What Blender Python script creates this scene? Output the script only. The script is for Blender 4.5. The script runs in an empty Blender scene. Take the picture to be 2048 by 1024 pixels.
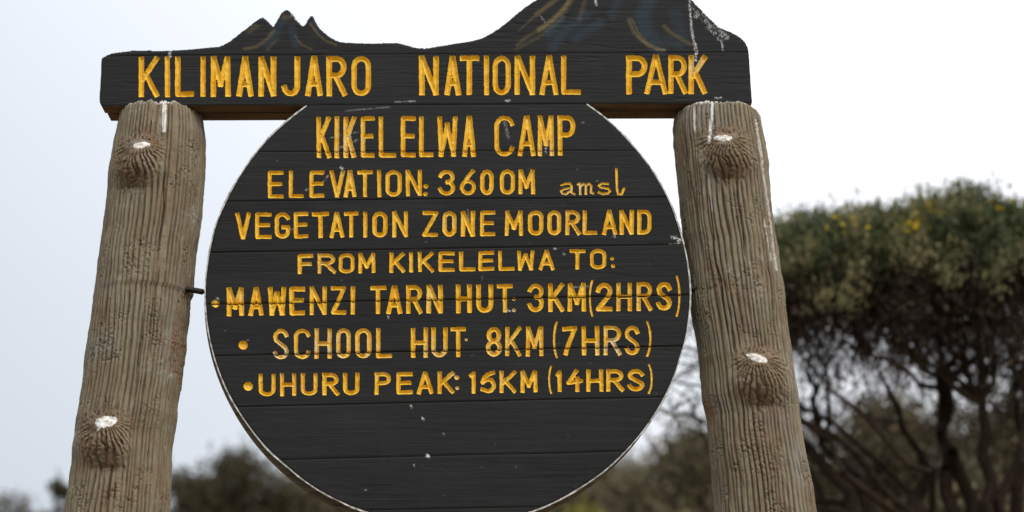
import bpy, math, random
import numpy as np
from mathutils import Vector

R_ = math.radians
rng = np.random.RandomState(7)
random.seed(7)
scene = bpy.context.scene

# ---------------------------------------------------------------- camera
F_PX = 4000.0
PITCH = R_(18.1)
CAM = np.array([0.0, 0.0, 1.6])
FOCUS = 5.72
cam_d = bpy.data.cameras.new('camera')
cam_d.sensor_width = 36.0
cam_d.lens = F_PX / 2048.0 * 36.0
cam_d.clip_start = 0.1
cam_d.clip_end = 3000.0
cam_d.dof.use_dof = True
cam_d.dof.focus_distance = FOCUS
cam_d.dof.aperture_fstop = 1.9
cam_d.dof.aperture_blades = 0
cam_o = bpy.data.objects.new('camera', cam_d)
cam_o.location = CAM
cam_o.rotation_euler = (math.pi / 2 + PITCH, 0, 0)
scene.collection.objects.link(cam_o)
scene.camera = cam_o

# ---------------------------------------------------------------- world: overcast sky
SUN_EL, SUN_AZ = R_(48), R_(150)      # azimuth measured clockwise from +Y (behind the camera, to the right)
world = bpy.data.worlds.new('World')
scene.world = world
world.use_nodes = True
wt = world.node_tree
wt.nodes.clear()
W = lambda t, **k: wt.nodes.new(t)
w_out = W('ShaderNodeOutputWorld')
w_bg = W('ShaderNodeBackground')
w_add = W('ShaderNodeAddShader')
w_sky = W('ShaderNodeTexSky')
w_sky.sky_type = 'NISHITA'
w_sky.sun_disc = False
w_sky.sun_elevation = SUN_EL
w_sky.sun_rotation = SUN_AZ
w_sky.dust_density = 4.0
w_bg.inputs['Strength'].default_value = 0.05
wt.links.new(w_sky.outputs[0], w_bg.inputs['Color'])
# cloud cover: CIE overcast luminance, a little brighter towards the right, faint streaks of cloud
w_tc = W('ShaderNodeTexCoord')
w_sep = W('ShaderNodeSeparateXYZ')
wt.links.new(w_tc.outputs['Generated'], w_sep.inputs[0])
def wmath(op, a, b=None, c=None, clamp=False):
    n = W('ShaderNodeMath'); n.operation = op; n.use_clamp = clamp
    for i, v in enumerate((a, b, c)):
        if v is None: continue
        if isinstance(v, (int, float)): n.inputs[i].default_value = v
        else: wt.links.new(v, n.inputs[i])
    return n.outputs[0]
zc = wmath('MAXIMUM', w_sep.outputs[2], 0.0)
base = wmath('MULTIPLY_ADD', zc, 1.15, 0.42)
side = wmath('MULTIPLY_ADD', w_sep.outputs[0], 0.75, 0.95)
side = wmath('MINIMUM', wmath('MAXIMUM', side, 0.74), 1.10)
w_noise = W('ShaderNodeTexNoise'); w_noise.inputs['Scale'].default_value = 1.6
w_noise.inputs['Detail'].default_value = 4.0
wt.links.new(w_tc.outputs['Generated'], w_noise.inputs['Vector'])
cl = wmath('MULTIPLY_ADD', w_noise.outputs[0], 0.20, 0.90)
lum = wmath('MULTIPLY', wmath('MULTIPLY', base, side), cl)
w_ramp = W('ShaderNodeValToRGB')
w_ramp.color_ramp.elements[0].position = 0.0
w_ramp.color_ramp.elements[0].color = (0.955, 0.978, 1.0, 1)
w_ramp.color_ramp.elements[1].position = 1.0
w_ramp.color_ramp.elements[1].color = (1.0, 0.99, 0.985, 1)
wt.links.new(wmath('MULTIPLY_ADD', w_sep.outputs[0], 2.6, 0.55, clamp=True), w_ramp.inputs[0])
w_bg2 = W('ShaderNodeBackground')
wt.links.new(w_ramp.outputs[0], w_bg2.inputs['Color'])
wt.links.new(wmath('MULTIPLY', lum, 1.15), w_bg2.inputs['Strength'])
wt.links.new(w_bg.outputs[0], w_add.inputs[0])
wt.links.new(w_bg2.outputs[0], w_add.inputs[1])
wt.links.new(w_add.outputs[0], w_out.inputs['Surface'])

sun_d = bpy.data.lights.new('sun', 'SUN')
sun_d.energy = 1.25
sun_d.angle = R_(25)
sun_d.color = (1.0, 0.97, 0.92)
sun_o = bpy.data.objects.new('sun', sun_d)
sd = Vector((math.sin(SUN_AZ) * math.cos(SUN_EL), math.cos(SUN_AZ) * math.cos(SUN_EL), math.sin(SUN_EL)))
sun_o.rotation_euler = sd.to_track_quat('Z', 'Y').to_euler()
sun_o.location = (3, -4, 8)
scene.collection.objects.link(sun_o)

scene.view_settings.view_transform = 'Standard'
scene.view_settings.look = 'None'
scene.view_settings.gamma = 1.0
scene.view_settings.exposure = 0.0
scene.view_settings.use_curve_mapping = False
scene.cycles.max_bounces = 6
scene.cycles.diffuse_bounces = 3

# ---------------------------------------------------------------- helpers
cp, sp = math.cos(PITCH), math.sin(PITCH)
def unproj(px, py, Y):
    """photo position -> point on the upright plane at distance Y (arrays welcome)"""
    a = (np.asarray(px, float) - 1024.0) / F_PX
    b = (512.0 - np.asarray(py, float)) / F_PX
    dy = cp - b * sp
    dz = sp + b * cp
    t = (Y - CAM[1]) / dy
    return a * t, CAM[2] + dz * t           # X, Z
def proj(x, y, z):
    dx, dy, dz = x - CAM[0], y - CAM[1], z - CAM[2]
    depth = dy * cp + dz * sp
    up = -dy * sp + dz * cp
    return 1024 + F_PX * dx / depth, 512 - F_PX * up / depth

Y0 = 5.45                     # front face of the boards
PXM = 1.0 / 700.0             # one photo pixel on the board, in metres

_lat = rng.rand(256, 256)
def vnoise(x, y, seed=0):
    x = np.asarray(x, float) + seed * 17.31; y = np.asarray(y, float) + seed * 5.77
    xi = np.floor(x).astype(int); yi = np.floor(y).astype(int)
    fx = x - xi; fy = y - yi
    fx = fx * fx * (3 - 2 * fx); fy = fy * fy * (3 - 2 * fy)
    a = _lat[xi & 255, yi & 255]; b = _lat[(xi + 1) & 255, yi & 255]
    c = _lat[xi & 255, (yi + 1) & 255]; d = _lat[(xi + 1) & 255, (yi + 1) & 255]
    return (a * (1 - fx) + b * fx) * (1 - fy) + (c * (1 - fx) + d * fx) * fy
def fbm(x, y, seed=0, o=3):
    s = 0; a = 0.5; t = 0
    for k in range(o):
        s = s + a * vnoise(x * 2 ** k, y * 2 ** k, seed + k * 3); t += a; a *= 0.5
    return s / t

def make_obj(name, V, F, mat, parent=None, smooth=True, attrs=None, label=None, cat=None, group=None, kind=None):
    """V (n,3) array in world space, F (m,3|4) int array or list"""
    V = np.asarray(V, dtype=np.float32)
    if parent is not None:
        p = parent; off = np.zeros(3)
        while p is not None:
            off += np.array(p.location); p = p.parent
        V = V - off.astype(np.float32)
    me = bpy.data.meshes.new(name)
    if isinstance(F, np.ndarray):
        n = F.shape[1]
        me.vertices.add(len(V)); me.vertices.foreach_set('co', V.ravel())
        me.loops.add(F.size); me.loops.foreach_set('vertex_index', F.ravel().astype(np.int32))
        me.polygons.add(len(F))
        me.polygons.foreach_set('loop_start', np.arange(0, F.size, n, dtype=np.int32))
        me.update(calc_edges=True)
    else:
        me.from_pydata(V.tolist(), [], F); me.update()
    me.polygons.foreach_set('use_smooth', np.full(len(me.polygons), smooth))
    if attrs:
        for k, v in attrs.items():
            if v.ndim == 2:
                at = me.color_attributes.new(k, 'FLOAT_COLOR', 'POINT')
                c = np.ones((len(V), 4), np.float32); c[:, :v.shape[1]] = v
                at.data.foreach_set('color', c.ravel())
            else:
                at = me.attributes.new(k, 'FLOAT', 'POINT'); at.data.foreach_set('value', v.astype(np.float32).ravel())
    if mat is not None: me.materials.append(mat)
    me.update()
    o = bpy.data.objects.new(name, me)
    scene.collection.objects.link(o)
    if parent is not None: o.parent = parent
    tag(o, label, cat, group, kind)
    return o
def tag(o, label=None, cat=None, group=None, kind=None):
    if label: o['label'] = label
    if cat: o['category'] = cat
    if group: o['group'] = group
    if kind: o['kind'] = kind
def empty(name, loc, label=None, cat=None, group=None):
    o = bpy.data.objects.new(name, None); o.location = loc
    o.empty_display_size = 0.2
    scene.collection.objects.link(o); tag(o, label, cat, group)
    return o

class Mat:
    def __init__(s, name, rough=0.8, spec=0.3):
        s.m = bpy.data.materials.new(name); s.m.use_nodes = True
        s.t = s.m.node_tree; s.b = s.t.nodes['Principled BSDF']
        s.b.inputs['Roughness'].default_value = rough
        s.b.inputs['Specular IOR Level'].default_value = spec
        s.tc = s.n('ShaderNodeTexCoord')
    def n(s, t): return s.t.nodes.new(t)
    def set(s, sock, v):
        if isinstance(v, bpy.types.NodeSocket): s.t.links.new(v, sock)
        elif isinstance(v, (tuple, list)) and sock.type == 'RGBA' and len(v) == 3: sock.default_value = (*v, 1)
        else: sock.default_value = v
    def math(s, op, a, b=0.0, c=0.0, clamp=False):
        n = s.n('ShaderNodeMath'); n.operation = op; n.use_clamp = clamp
        for i, v in enumerate((a, b, c)): s.set(n.inputs[i], v)
        return n.outputs[0]
    def coord(s, scale=(1, 1, 1), rand=False):
        n = s.n('ShaderNodeMapping'); n.inputs['Scale'].default_value = scale
        s.set(n.inputs['Vector'], s.tc.outputs['Object'])
        if rand:
            oi = s.n('ShaderNodeObjectInfo')
            c = s.n('ShaderNodeCombineXYZ')
            v = s.math('MULTIPLY', oi.outputs['Random'], 37.0)
            for i in range(3): s.set(c.inputs[i], v)
            s.set(n.inputs['Location'], c.outputs[0])
        return n.outputs[0]
    def noise(s, vec, scale, detail=4.0, rough=0.55, dist=0.0):
        n = s.n('ShaderNodeTexNoise'); s.set(n.inputs['Vector'], vec)
        n.inputs['Scale'].default_value = scale; n.inputs['Detail'].default_value = detail
        n.inputs['Roughness'].default_value = rough; n.inputs['Distortion'].default_value = dist
        return n.outputs[0]
    def ramp(s, fac, stops):
        n = s.n('ShaderNodeValToRGB'); s.set(n.inputs[0], fac)
        cr = n.color_ramp
        while len(cr.elements) < len(stops): cr.elements.new(0.5)
        for e, (p, c) in zip(cr.elements, stops):
            e.position = p; e.color = (*c, 1) if len(c) == 3 else c
        return n.outputs[0]
    def rampf(s, fac, a, b): 
        n = s.n('ShaderNodeMapRange'); s.set(n.inputs[0], fac)
        n.inputs[1].default_value = a; n.inputs[2].default_value = b
        n.inputs[3].default_value = 0; n.inputs[4].default_value = 1
        return n.outputs[0]
    def mix(s, fac, a, b, mode='MIX'):
        n = s.n('ShaderNodeMix'); n.data_type = 'RGBA'; n.blend_type = mode
        s.set(n.inputs[0], fac); s.set(n.inputs[6], a); s.set(n.inputs[7], b)
        return n.outputs[2]
    def attr(s, name):
        n = s.n('ShaderNodeAttribute'); n.attribute_name = name
        return n
    def bump(s, h, strength=0.5, dist=0.01):
        n = s.n('ShaderNodeBump'); n.inputs['Strength'].default_value = strength
        n.inputs['Distance'].default_value = dist; s.set(n.inputs['Height'], h)
        if s.b.inputs['Normal'].is_linked: s.set(n.inputs['Normal'], s.b.inputs['Normal'].links[0].from_socket)
        s.set(s.b.inputs['Normal'], n.outputs[0])
    def color(s, v): s.set(s.b.inputs['Base Color'], v)

# ---------------------------------------------------------------- materials
# black painted planks
m = Mat('black_painted_wood', 0.55, 0.14)
g1 = m.noise(m.coord((3.0, 1, 75), True), 1.0, 5, 0.6, 0.4)
g2 = m.noise(m.coord((9.0, 1, 420), True), 1.0, 4, 0.6)
g3 = m.noise(m.coord((5, 5, 8), True), 1.3, 4)
fine = m.noise(m.coord((1, 1, 1), True), 340, 3)
c = m.ramp(g1, [(0.3, (0.0095, 0.0096, 0.0100)), (0.55, (0.0135, 0.0136, 0.0140)), (0.75, (0.0185, 0.0186, 0.0192))])
dst = m.noise(m.coord((1.2, 1, 5)), 2.6, 6, .62)
c = m.mix(m.math('MULTIPLY', m.rampf(dst, 0.50, 0.72), 0.55), c, (0.027, 0.027, 0.0268))
run = m.noise(m.coord((26, 1, 2.2)), 1.0, 4)
c = m.mix(m.math('MULTIPLY', m.rampf(run, 0.60, 0.76), 0.35), c, (0.026, 0.026, 0.0265))
oi_ = m.n('ShaderNodeObjectInfo')
c = m.mix(m.math('MULTIPLY', oi_.outputs['Random'], 0.5), c, (0.021, 0.0212, 0.022))
c = m.mix(m.rampf(g3, 0.45, 0.75), c, (0.0175, 0.018, 0.019))
c = m.mix(m.math('MULTIPLY', m.rampf(fine, 0.62, 0.78), 0.3), c, (0.05, 0.051, 0.053))
at = m.attr('marks'); sepc = m.n('ShaderNodeSeparateColor'); m.set(sepc.inputs[0], at.outputs['Color'])
brk = m.math('MULTIPLY', m.rampf(g2, 0.30, 0.62), 1.0, clamp=True)
c = m.mix(m.math('MULTIPLY', sepc.outputs[1], m.math('MULTIPLY_ADD', brk, 0.55, 0.3)), c, (0.028, 0.055, 0.080))
c = m.mix(m.math('MULTIPLY', sepc.outputs[0], m.math('MULTIPLY_ADD', brk, 0.5, 0.45)), c, (0.17, 0.132, 0.060))
wn = m.rampf(m.noise(m.coord((1, 1, 0.7), True), 230, 4, .7), 0.44, 0.58)
c = m.mix(m.math('MULTIPLY', sepc.outputs[2], wn, clamp=True), c, (0.62, 0.62, 0.61))
m.color(c)
m.set(m.b.inputs['Roughness'], m.math('MULTIPLY_ADD', g3, 0.3, 0.5))
m.bump(g1, 0.28, 0.005)
m.bump(g2, 0.3, 0.0014)
M_BLACK = m.m

# yellow paint in the carved letters
m = Mat('yellow_paint', 0.42, 0.4)
n1 = m.noise(m.coord((1, 1, .6)), 60, 4)
n2 = m.noise(m.coord((1, 1, 1)), 16, 4)
n3 = m.noise(m.coord((1, 1, 1)), 210, 3)
c = m.ramp(n1, [(0.25, (0.66, 0.35, 0.010)), (0.5, (0.80, 0.48, 0.026)), (0.8, (0.86, 0.60, 0.10))])
c = m.mix(m.rampf(n2, 0.5, 0.75), c, (0.72, 0.36, 0.008))
at = m.attr('wear')
w = m.math('MULTIPLY', at.outputs['Fac'], m.rampf(n1, 0.42, 0.58), clamp=True)
c = m.mix(w, c, (0.62, 0.56, 0.42))
w2 = m.math('MULTIPLY', m.math('MULTIPLY_ADD', at.outputs['Fac'], 0.9, 0.10), m.rampf(n3, 0.60, 0.68), clamp=True)
c = m.mix(w2, c, (0.09, 0.07, 0.045))
m.color(c)
m.bump(n1, 0.2, 0.002)
M_YEL = m.m

# raw brown timber (undersides, backs, edges)
m = Mat('brown_timber', 0.75, 0.2)
g1 = m.noise(m.coord((2.5, 30, 60)), 1.0, 5)
g2 = m.noise(m.coord((8, 120, 240)), 1.0, 4)
c = m.ramp(g1, [(0.3, (0.085, 0.040, 0.022)), (0.5, (0.17, 0.088, 0.050)), (0.75, (0.27, 0.165, 0.10))])
c = m.mix(m.rampf(g2, 0.5, 0.8), c, (0.10, 0.055, 0.034))
m.color(c); m.bump(g1, 0.5, 0.006); m.bump(g2, 0.4, 0.002)
M_BROWN = m.m

m = Mat('weathered_rim_timber', 0.8, 0.2)
g1 = m.noise(m.coord((6, 90, 90)), 1.0, 5)
c = m.ramp(g1, [(0.3, (0.09, 0.066, 0.048)), (0.55, (0.19, 0.15, 0.115)), (0.78, (0.30, 0.25, 0.20))])
m.color(c); m.bump(g1, 0.5, 0.004)
M_RIMWOOD = m.m

m = Mat('white_rim_paint', 0.5, 0.4)
n1 = m.noise(m.coord((1, 1, 1)), 60, 5)
c = m.ramp(n1, [(0.30, (0.10, 0.09, 0.08)), (0.48, (0.40, 0.39, 0.37)), (0.68, (0.66, 0.66, 0.65))])
m.color(c); M_RIM = m.m

m = Mat('dark_iron', 0.5, 0.5)
m.b.inputs['Metallic'].default_value = 0.6
m.color(m.ramp(m.noise(m.coord(), 120, 4), [(0.4, (0.012, 0.011, 0.010)), (0.7, (0.04, 0.028, 0.02))]))
M_IRON = m.m

# grooved posts
m = Mat('grooved_post', 0.9, 0.15)
n1 = m.noise(m.coord((14, 14, 2.2)), 1.0, 5)
n2 = m.noise(m.coord((70, 70, 18)), 1.0, 5, 0.65)
n3 = m.noise(m.coord((1, 1, 1)), 260, 4, 0.7)
c = m.ramp(n1, [(0.3, (0.165, 0.124, 0.080)), (0.5, (0.198, 0.165, 0.106)), (0.7, (0.205, 0.182, 0.128))])
c = m.mix(m.math('MULTIPLY', m.rampf(n2, 0.35, 0.65), 0.45), c, (0.29, 0.248, 0.18))
c = m.mix(m.math('MULTIPLY', m.rampf(n3, 0.58, 0.8), 0.5), c, (0.42, 0.38, 0.31))
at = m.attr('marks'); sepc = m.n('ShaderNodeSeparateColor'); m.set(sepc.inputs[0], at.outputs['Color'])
c = m.mix(m.math('MULTIPLY', m.rampf(m.noise(m.coord((5, 5, 3.5)), 1.7, 4), 0.52, 0.72), 0.42), c, (0.23, 0.228, 0.23))   # grey weathered patches
c = m.mix(m.math('MULTIPLY', m.rampf(m.noise(m.coord((7, 7, 5)), 2.3, 4), 0.50, 0.70), 0.55), c, (0.16, 0.095, 0.056))
c = m.mix(m.math('MULTIPLY', sepc.outputs[0], 0.88), c, (0.050, 0.034, 0.022))         # darker in the grooves, plus the shade painted under the knot tips
c = m.mix(m.math('MULTIPLY', sepc.outputs[1], 0.65), c, (0.20, 0.105, 0.06))            # rusty brown stain
wn = m.rampf(n3, 0.22, 0.45)
c = m.mix(m.math('MULTIPLY', sepc.outputs[2], wn, clamp=True), c, (0.74, 0.73, 0.71))
lich = m.math('MULTIPLY', m.rampf(m.noise(m.coord((1, 1, .8)), 11, 3), 0.60, 0.70), m.rampf(m.noise(m.coord((1, 1, 1)), 85, 3), 0.48, 0.60))
c = m.mix(m.math('MULTIPLY', lich, 0.5), c, (0.40, 0.40, 0.36))
m.color(c)
m.bump(n2, 0.6, 0.008); m.bump(n3, 0.5, 0.003)
M_POST = m.m

m = Mat('white_cut_paint', 0.45, 0.4)
n1 = m.noise(m.coord(), 90, 4)
at = m.attr('core')
c = m.ramp(n1, [(0.36, (0.30, 0.27, 0.22)), (0.5, (0.60, 0.58, 0.54)), (0.68, (0.72, 0.71, 0.69))])
c = m.mix(m.math('MULTIPLY', at.outputs['Fac'], 0.8), c, (0.28, 0.22, 0.18))
m.color(c); m.bump(n1, 0.4, 0.003)
M_CUT = m.m

def leaf_mat(name, stops, scale=3.0, trans=0.15):
    m = Mat(name, 0.65, 0.25)
    at = m.attr('tint')
    c = m.ramp(at.outputs['Fac'], stops)
    m.color(c)
    if trans:
        tr = m.n('ShaderNodeBsdfTranslucent'); m.set(tr.inputs['Color'], c)
        mx = m.n('ShaderNodeMixShader'); mx.inputs[0].default_value = trans
        out = [n for n in m.t.nodes if n.type == 'OUTPUT_MATERIAL'][0]
        m.set(mx.inputs[1], m.b.outputs[0]); m.set(mx.inputs[2], tr.outputs[0]); m.set(out.inputs[0], mx.outputs[0])
    return m.m
M_LEAF = leaf_mat('heather_leaf', [(0.0, (0.035, 0.048, 0.022)), (0.4, (0.085, 0.105, 0.042)), (0.7, (0.16, 0.165, 0.07)), (1.0, (0.27, 0.24, 0.115))])
M_DRY = leaf_mat('dry_twig_leaf', [(0.0, (0.024, 0.016, 0.011)), (0.6, (0.052, 0.034, 0.023)), (1.0, (0.10, 0.068, 0.043))], trans=0)
M_OLIVE = leaf_mat('olive_leaf', [(0.0, (0.06, 0.054, 0.030)), (0.5, (0.135, 0.115, 0.062)), (1.0, (0.23, 0.185, 0.10))])
M_DARKL = leaf_mat('dark_bush_leaf', [(0.0, (0.024, 0.020, 0.011)), (0.5, (0.066, 0.056, 0.024)), (1.0, (0.16, 0.115, 0.05))])
M_LIME = leaf_mat('yellow_green_leaf', [(0.0, (0.10, 0.095, 0.02)), (0.5, (0.20, 0.18, 0.035)), (1.0, (0.32, 0.27, 0.06))])
M_FLOW = leaf_mat('yellow_flower', [(0.0, (0.45, 0.30, 0.01)), (1.0, (0.75, 0.55, 0.02))])
m = Mat('dark_bark', 0.9, 0.1)
n1 = m.noise(m.coord((8, 8, 3)), 6, 4)
m.color(m.ramp(n1, [(0.3, (0.015, 0.010, 0.007)), (0.7, (0.045, 0.030, 0.021))])); m.bump(n1, 0.6, 0.02)
M_BARK = m.m
m = Mat('moorland_ground', 0.95, 0.1)
n1 = m.noise(m.coord(), 0.6, 6); n2 = m.noise(m.coord(), 9, 5)
c = m.ramp(n1, [(0.3, (0.075, 0.065, 0.033)), (0.55, (0.14, 0.115, 0.06)), (0.75, (0.20, 0.165, 0.09))])
c = m.mix(m.rampf(n2, 0.45, 0.7), c, (0.05, 0.045, 0.022))
m.color(c); m.bump(n2, 0.8, 0.08)
M_GROUND = m.m

# ---------------------------------------------------------------- ground
def ground_z(x, y):
    y = np.asarray(y, float); x = np.asarray(x, float)
    s = np.tan(R_(9.2))
    yy = np.clip(y, -40, 400)
    z = np.where(yy > 1, (yy - 1) * s, (yy - 1) * 0.06)
    z = z - np.clip(yy - 60, 0, None) ** 2 * 0.00022
    z = z + (fbm(x * 0.12 + 40, y * 0.12 + 40, 2) - 0.5) * 0.9 * np.clip(np.hypot(x, y) / 12 - .35, 0, 1)
    return z
def ground():
    a = np.concatenate([np.linspace(-1, 1, 161)])
    gx = np.sign(a) * np.abs(a) ** 2.6 * 1400
    b = np.linspace(0, 1, 200)
    gy = -60 + np.where(b < .6, b / .6 * 160, 160 + ((b - .6) / .4) ** 2.2 * 1700)
    X, Y = np.meshgrid(gx, gy, indexing='ij')
    Z = ground_z(X, Y) + (fbm(X * 0.9, Y * 0.9, 5) - .5) * 0.12
    nx, ny = X.shape
    idx = np.arange(nx * ny).reshape(nx, ny)
    F = np.stack([idx[:-1, :-1], idx[1:, :-1], idx[1:, 1:], idx[:-1, 1:]], -1).reshape(-1, 4)
    make_obj('ground', np.stack([X, Y, Z], -1).reshape(-1, 3), F, M_GROUND, kind='structure')
ground()

# ---------------------------------------------------------------- glyph strokes (unit boxes, y down)
def arc(cx, cy, rx, ry, a0, a1, n=12):
    return [(cx + rx * math.cos(R_(a0 + (a1 - a0) * i / n)), cy + ry * math.sin(R_(a0 + (a1 - a0) * i / n))) for i in range(n + 1)]
def ob(ry=0.22):   # tall rounded O
    return arc(.5, ry, .5, ry, 180, 360, 10) + arc(.5, 1 - ry, .5, ry, 0, 180, 10) + [(0, ry)]
G = {
 'A': [[(0, 1), (.46, 0)], [(.54, 0), (1, 1)], [(.17, .72), (.83, .72)]],
 'C': [arc(.5, .22, .5, .22, -15, -180, 10) + arc(.5, .78, .5, .22, 180, 15, 10)],
 'D': [[(0, 0), (0, 1)], [(0, 0), (.5, 0)] + arc(.5, .25, .5, .25, -80, 0, 6) + arc(.5, .75, .5, .25, 0, 80, 6) + [(.5, 1), (0, 1)]],
 'E': [[(1, 0), (0, 0), (0, 1), (1, 1)], [(0, .48), (.9, .48)]],
 'F': [[(1, 0), (0, 0), (0, 1)], [(0, .5), (.85, .5)]],
 'G': [arc(.5, .24, .5, .24, -20, -180, 10) + arc(.5, .76, .5, .24, 180, 10, 10) + [(1, .58), (.6, .58)]],
 'H': [[(0, 0), (0, 1)], [(1, 0), (1, 1)], [(0, .5), (1, .5)]],
 'I': [[(.5, 0), (.5, 1)]],
 'J': [[(1, 0), (1, .78)] + arc(.5, .78, .5, .22, 10, 165, 10)],
 'K': [[(0, 0), (0, 1)], [(1, 0), (.08, .58)], [(.28, .42), (1, 1)]],
 'L': [[(0, 0), (0, 1), (1, 1)]],
 'M': [[(0, 1), (.03, 0)], [(.06, 0), (.5, .72)], [(.94, 0), (.5, .72)], [(.97, 0), (1, 1)]],
 'N': [[(0, 1), (0, 0)], [(.05, 0), (.95, 1)], [(1, 1), (1, 0)]],
 'O': [ob()],
 'P': [[(0, 0), (0, 1)], [(0, 0), (.5, 0)] + arc(.55, .24, .45, .24, -85, 85, 10) + [(.5, .48), (0, .48)]],
 'R': [[(0, 0), (0, 1)], [(0, 0), (.5, 0)] + arc(.52, .24, .45, .24, -85, 85, 10) + [(.5, .48), (0, .48)], [(.42, .5), (1, 1)]],
 'S': [arc(.5, .23, .48, .23, -15, -180, 8) + [(.1, .36), (.5, .5), (.88, .64)] + arc(.5, .77, .5, .23, 0, 165, 8)],
 'T': [[(0, 0), (1, 0)], [(.5, 0), (.5, 1)]],
 'U': [[(0, 0), (0, .76)] + arc(.5, .76, .5, .24, 175, 5, 10) + [(1, .76), (1, 0)]],
 'V': [[(0, 0), (.47, 1)], [(1, 0), (.53, 1)]],
 'W': [[(0, 0), (.1, 1)], [(.1, 1), (.5, .18)], [(.5, .18), (.9, 1)], [(.9, 1), (1, 0)]],
 'Z': [[(0, 0), (1, 0), (0, 1), (1, 1)]],
 '0': [ob(.28)],
 '1': [[(.15, .14), (.75, 0), (.75, 1)]],
 '2': [arc(.5, .26, .5, .26, -170, 10, 10) + [(.85, .48), (0, 1), (1, 1)]],
 '3': [arc(.48, .24, .48, .24, -165, 80, 10), arc(.48, .73, .52, .27, -80, 165, 10)],
 '4': [[(.6, 0), (0, .62), (1, .5)], [(.72, .38), (.72, 1)]],
 '5': [[(.95, 0), (.5, .08), (.2, .28), (.06, .5)], [(.06, .5), (.4, .36), (.8, .38), (1, .62), (1, .78), (.8, .95), (.5, 1), (.05, .9)]],
 '6': [[(.9, 0), (.4, .32), (.05, .62), (0, .74)], arc(.5, .72, .5, .28, 0, 360, 18)],
 '7': [[(0, .03), (1, 0), (.4, .62), (.15, 1)]],
 '8': [arc(.5, .24, .44, .24, 0, 360, 16), arc(.5, .74, .5, .26, 0, 360, 16)],
 '(': [arc(1.0, .5, 1.0, .62, 128, 232, 10)],
 ')': [arc(0.0, .5, 1.0, .62, -52, 52, 10)],
 'a': [[(.05, .15), (.3, 0), (.65, 0), (.8, .2), (.8, .85), (1, 1)], [(.78, .42), (.3, .5), (.02, .72), (.12, .95), (.4, 1), (.78, .62)]],
 'm': [[(.0, .08), (.15, 0), (.17, 1)], [(.17, .25), (.38, .04), (.52, .15), (.52, 1)], [(.54, .22), (.75, .02), (.88, .2), (.86, .85), (1, .95)]],
 's': [[(.8, .05), (.3, 0), (.05, .2), (.2, .38), (.8, .5), (1, .72), (.8, .96), (.35, 1), (.05, .85)]],
 'l': [[(.15, 0), (.2, .78), (.35, 1), (.75, 1), (1, .78)]],
}
NARROW = set('I')
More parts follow.
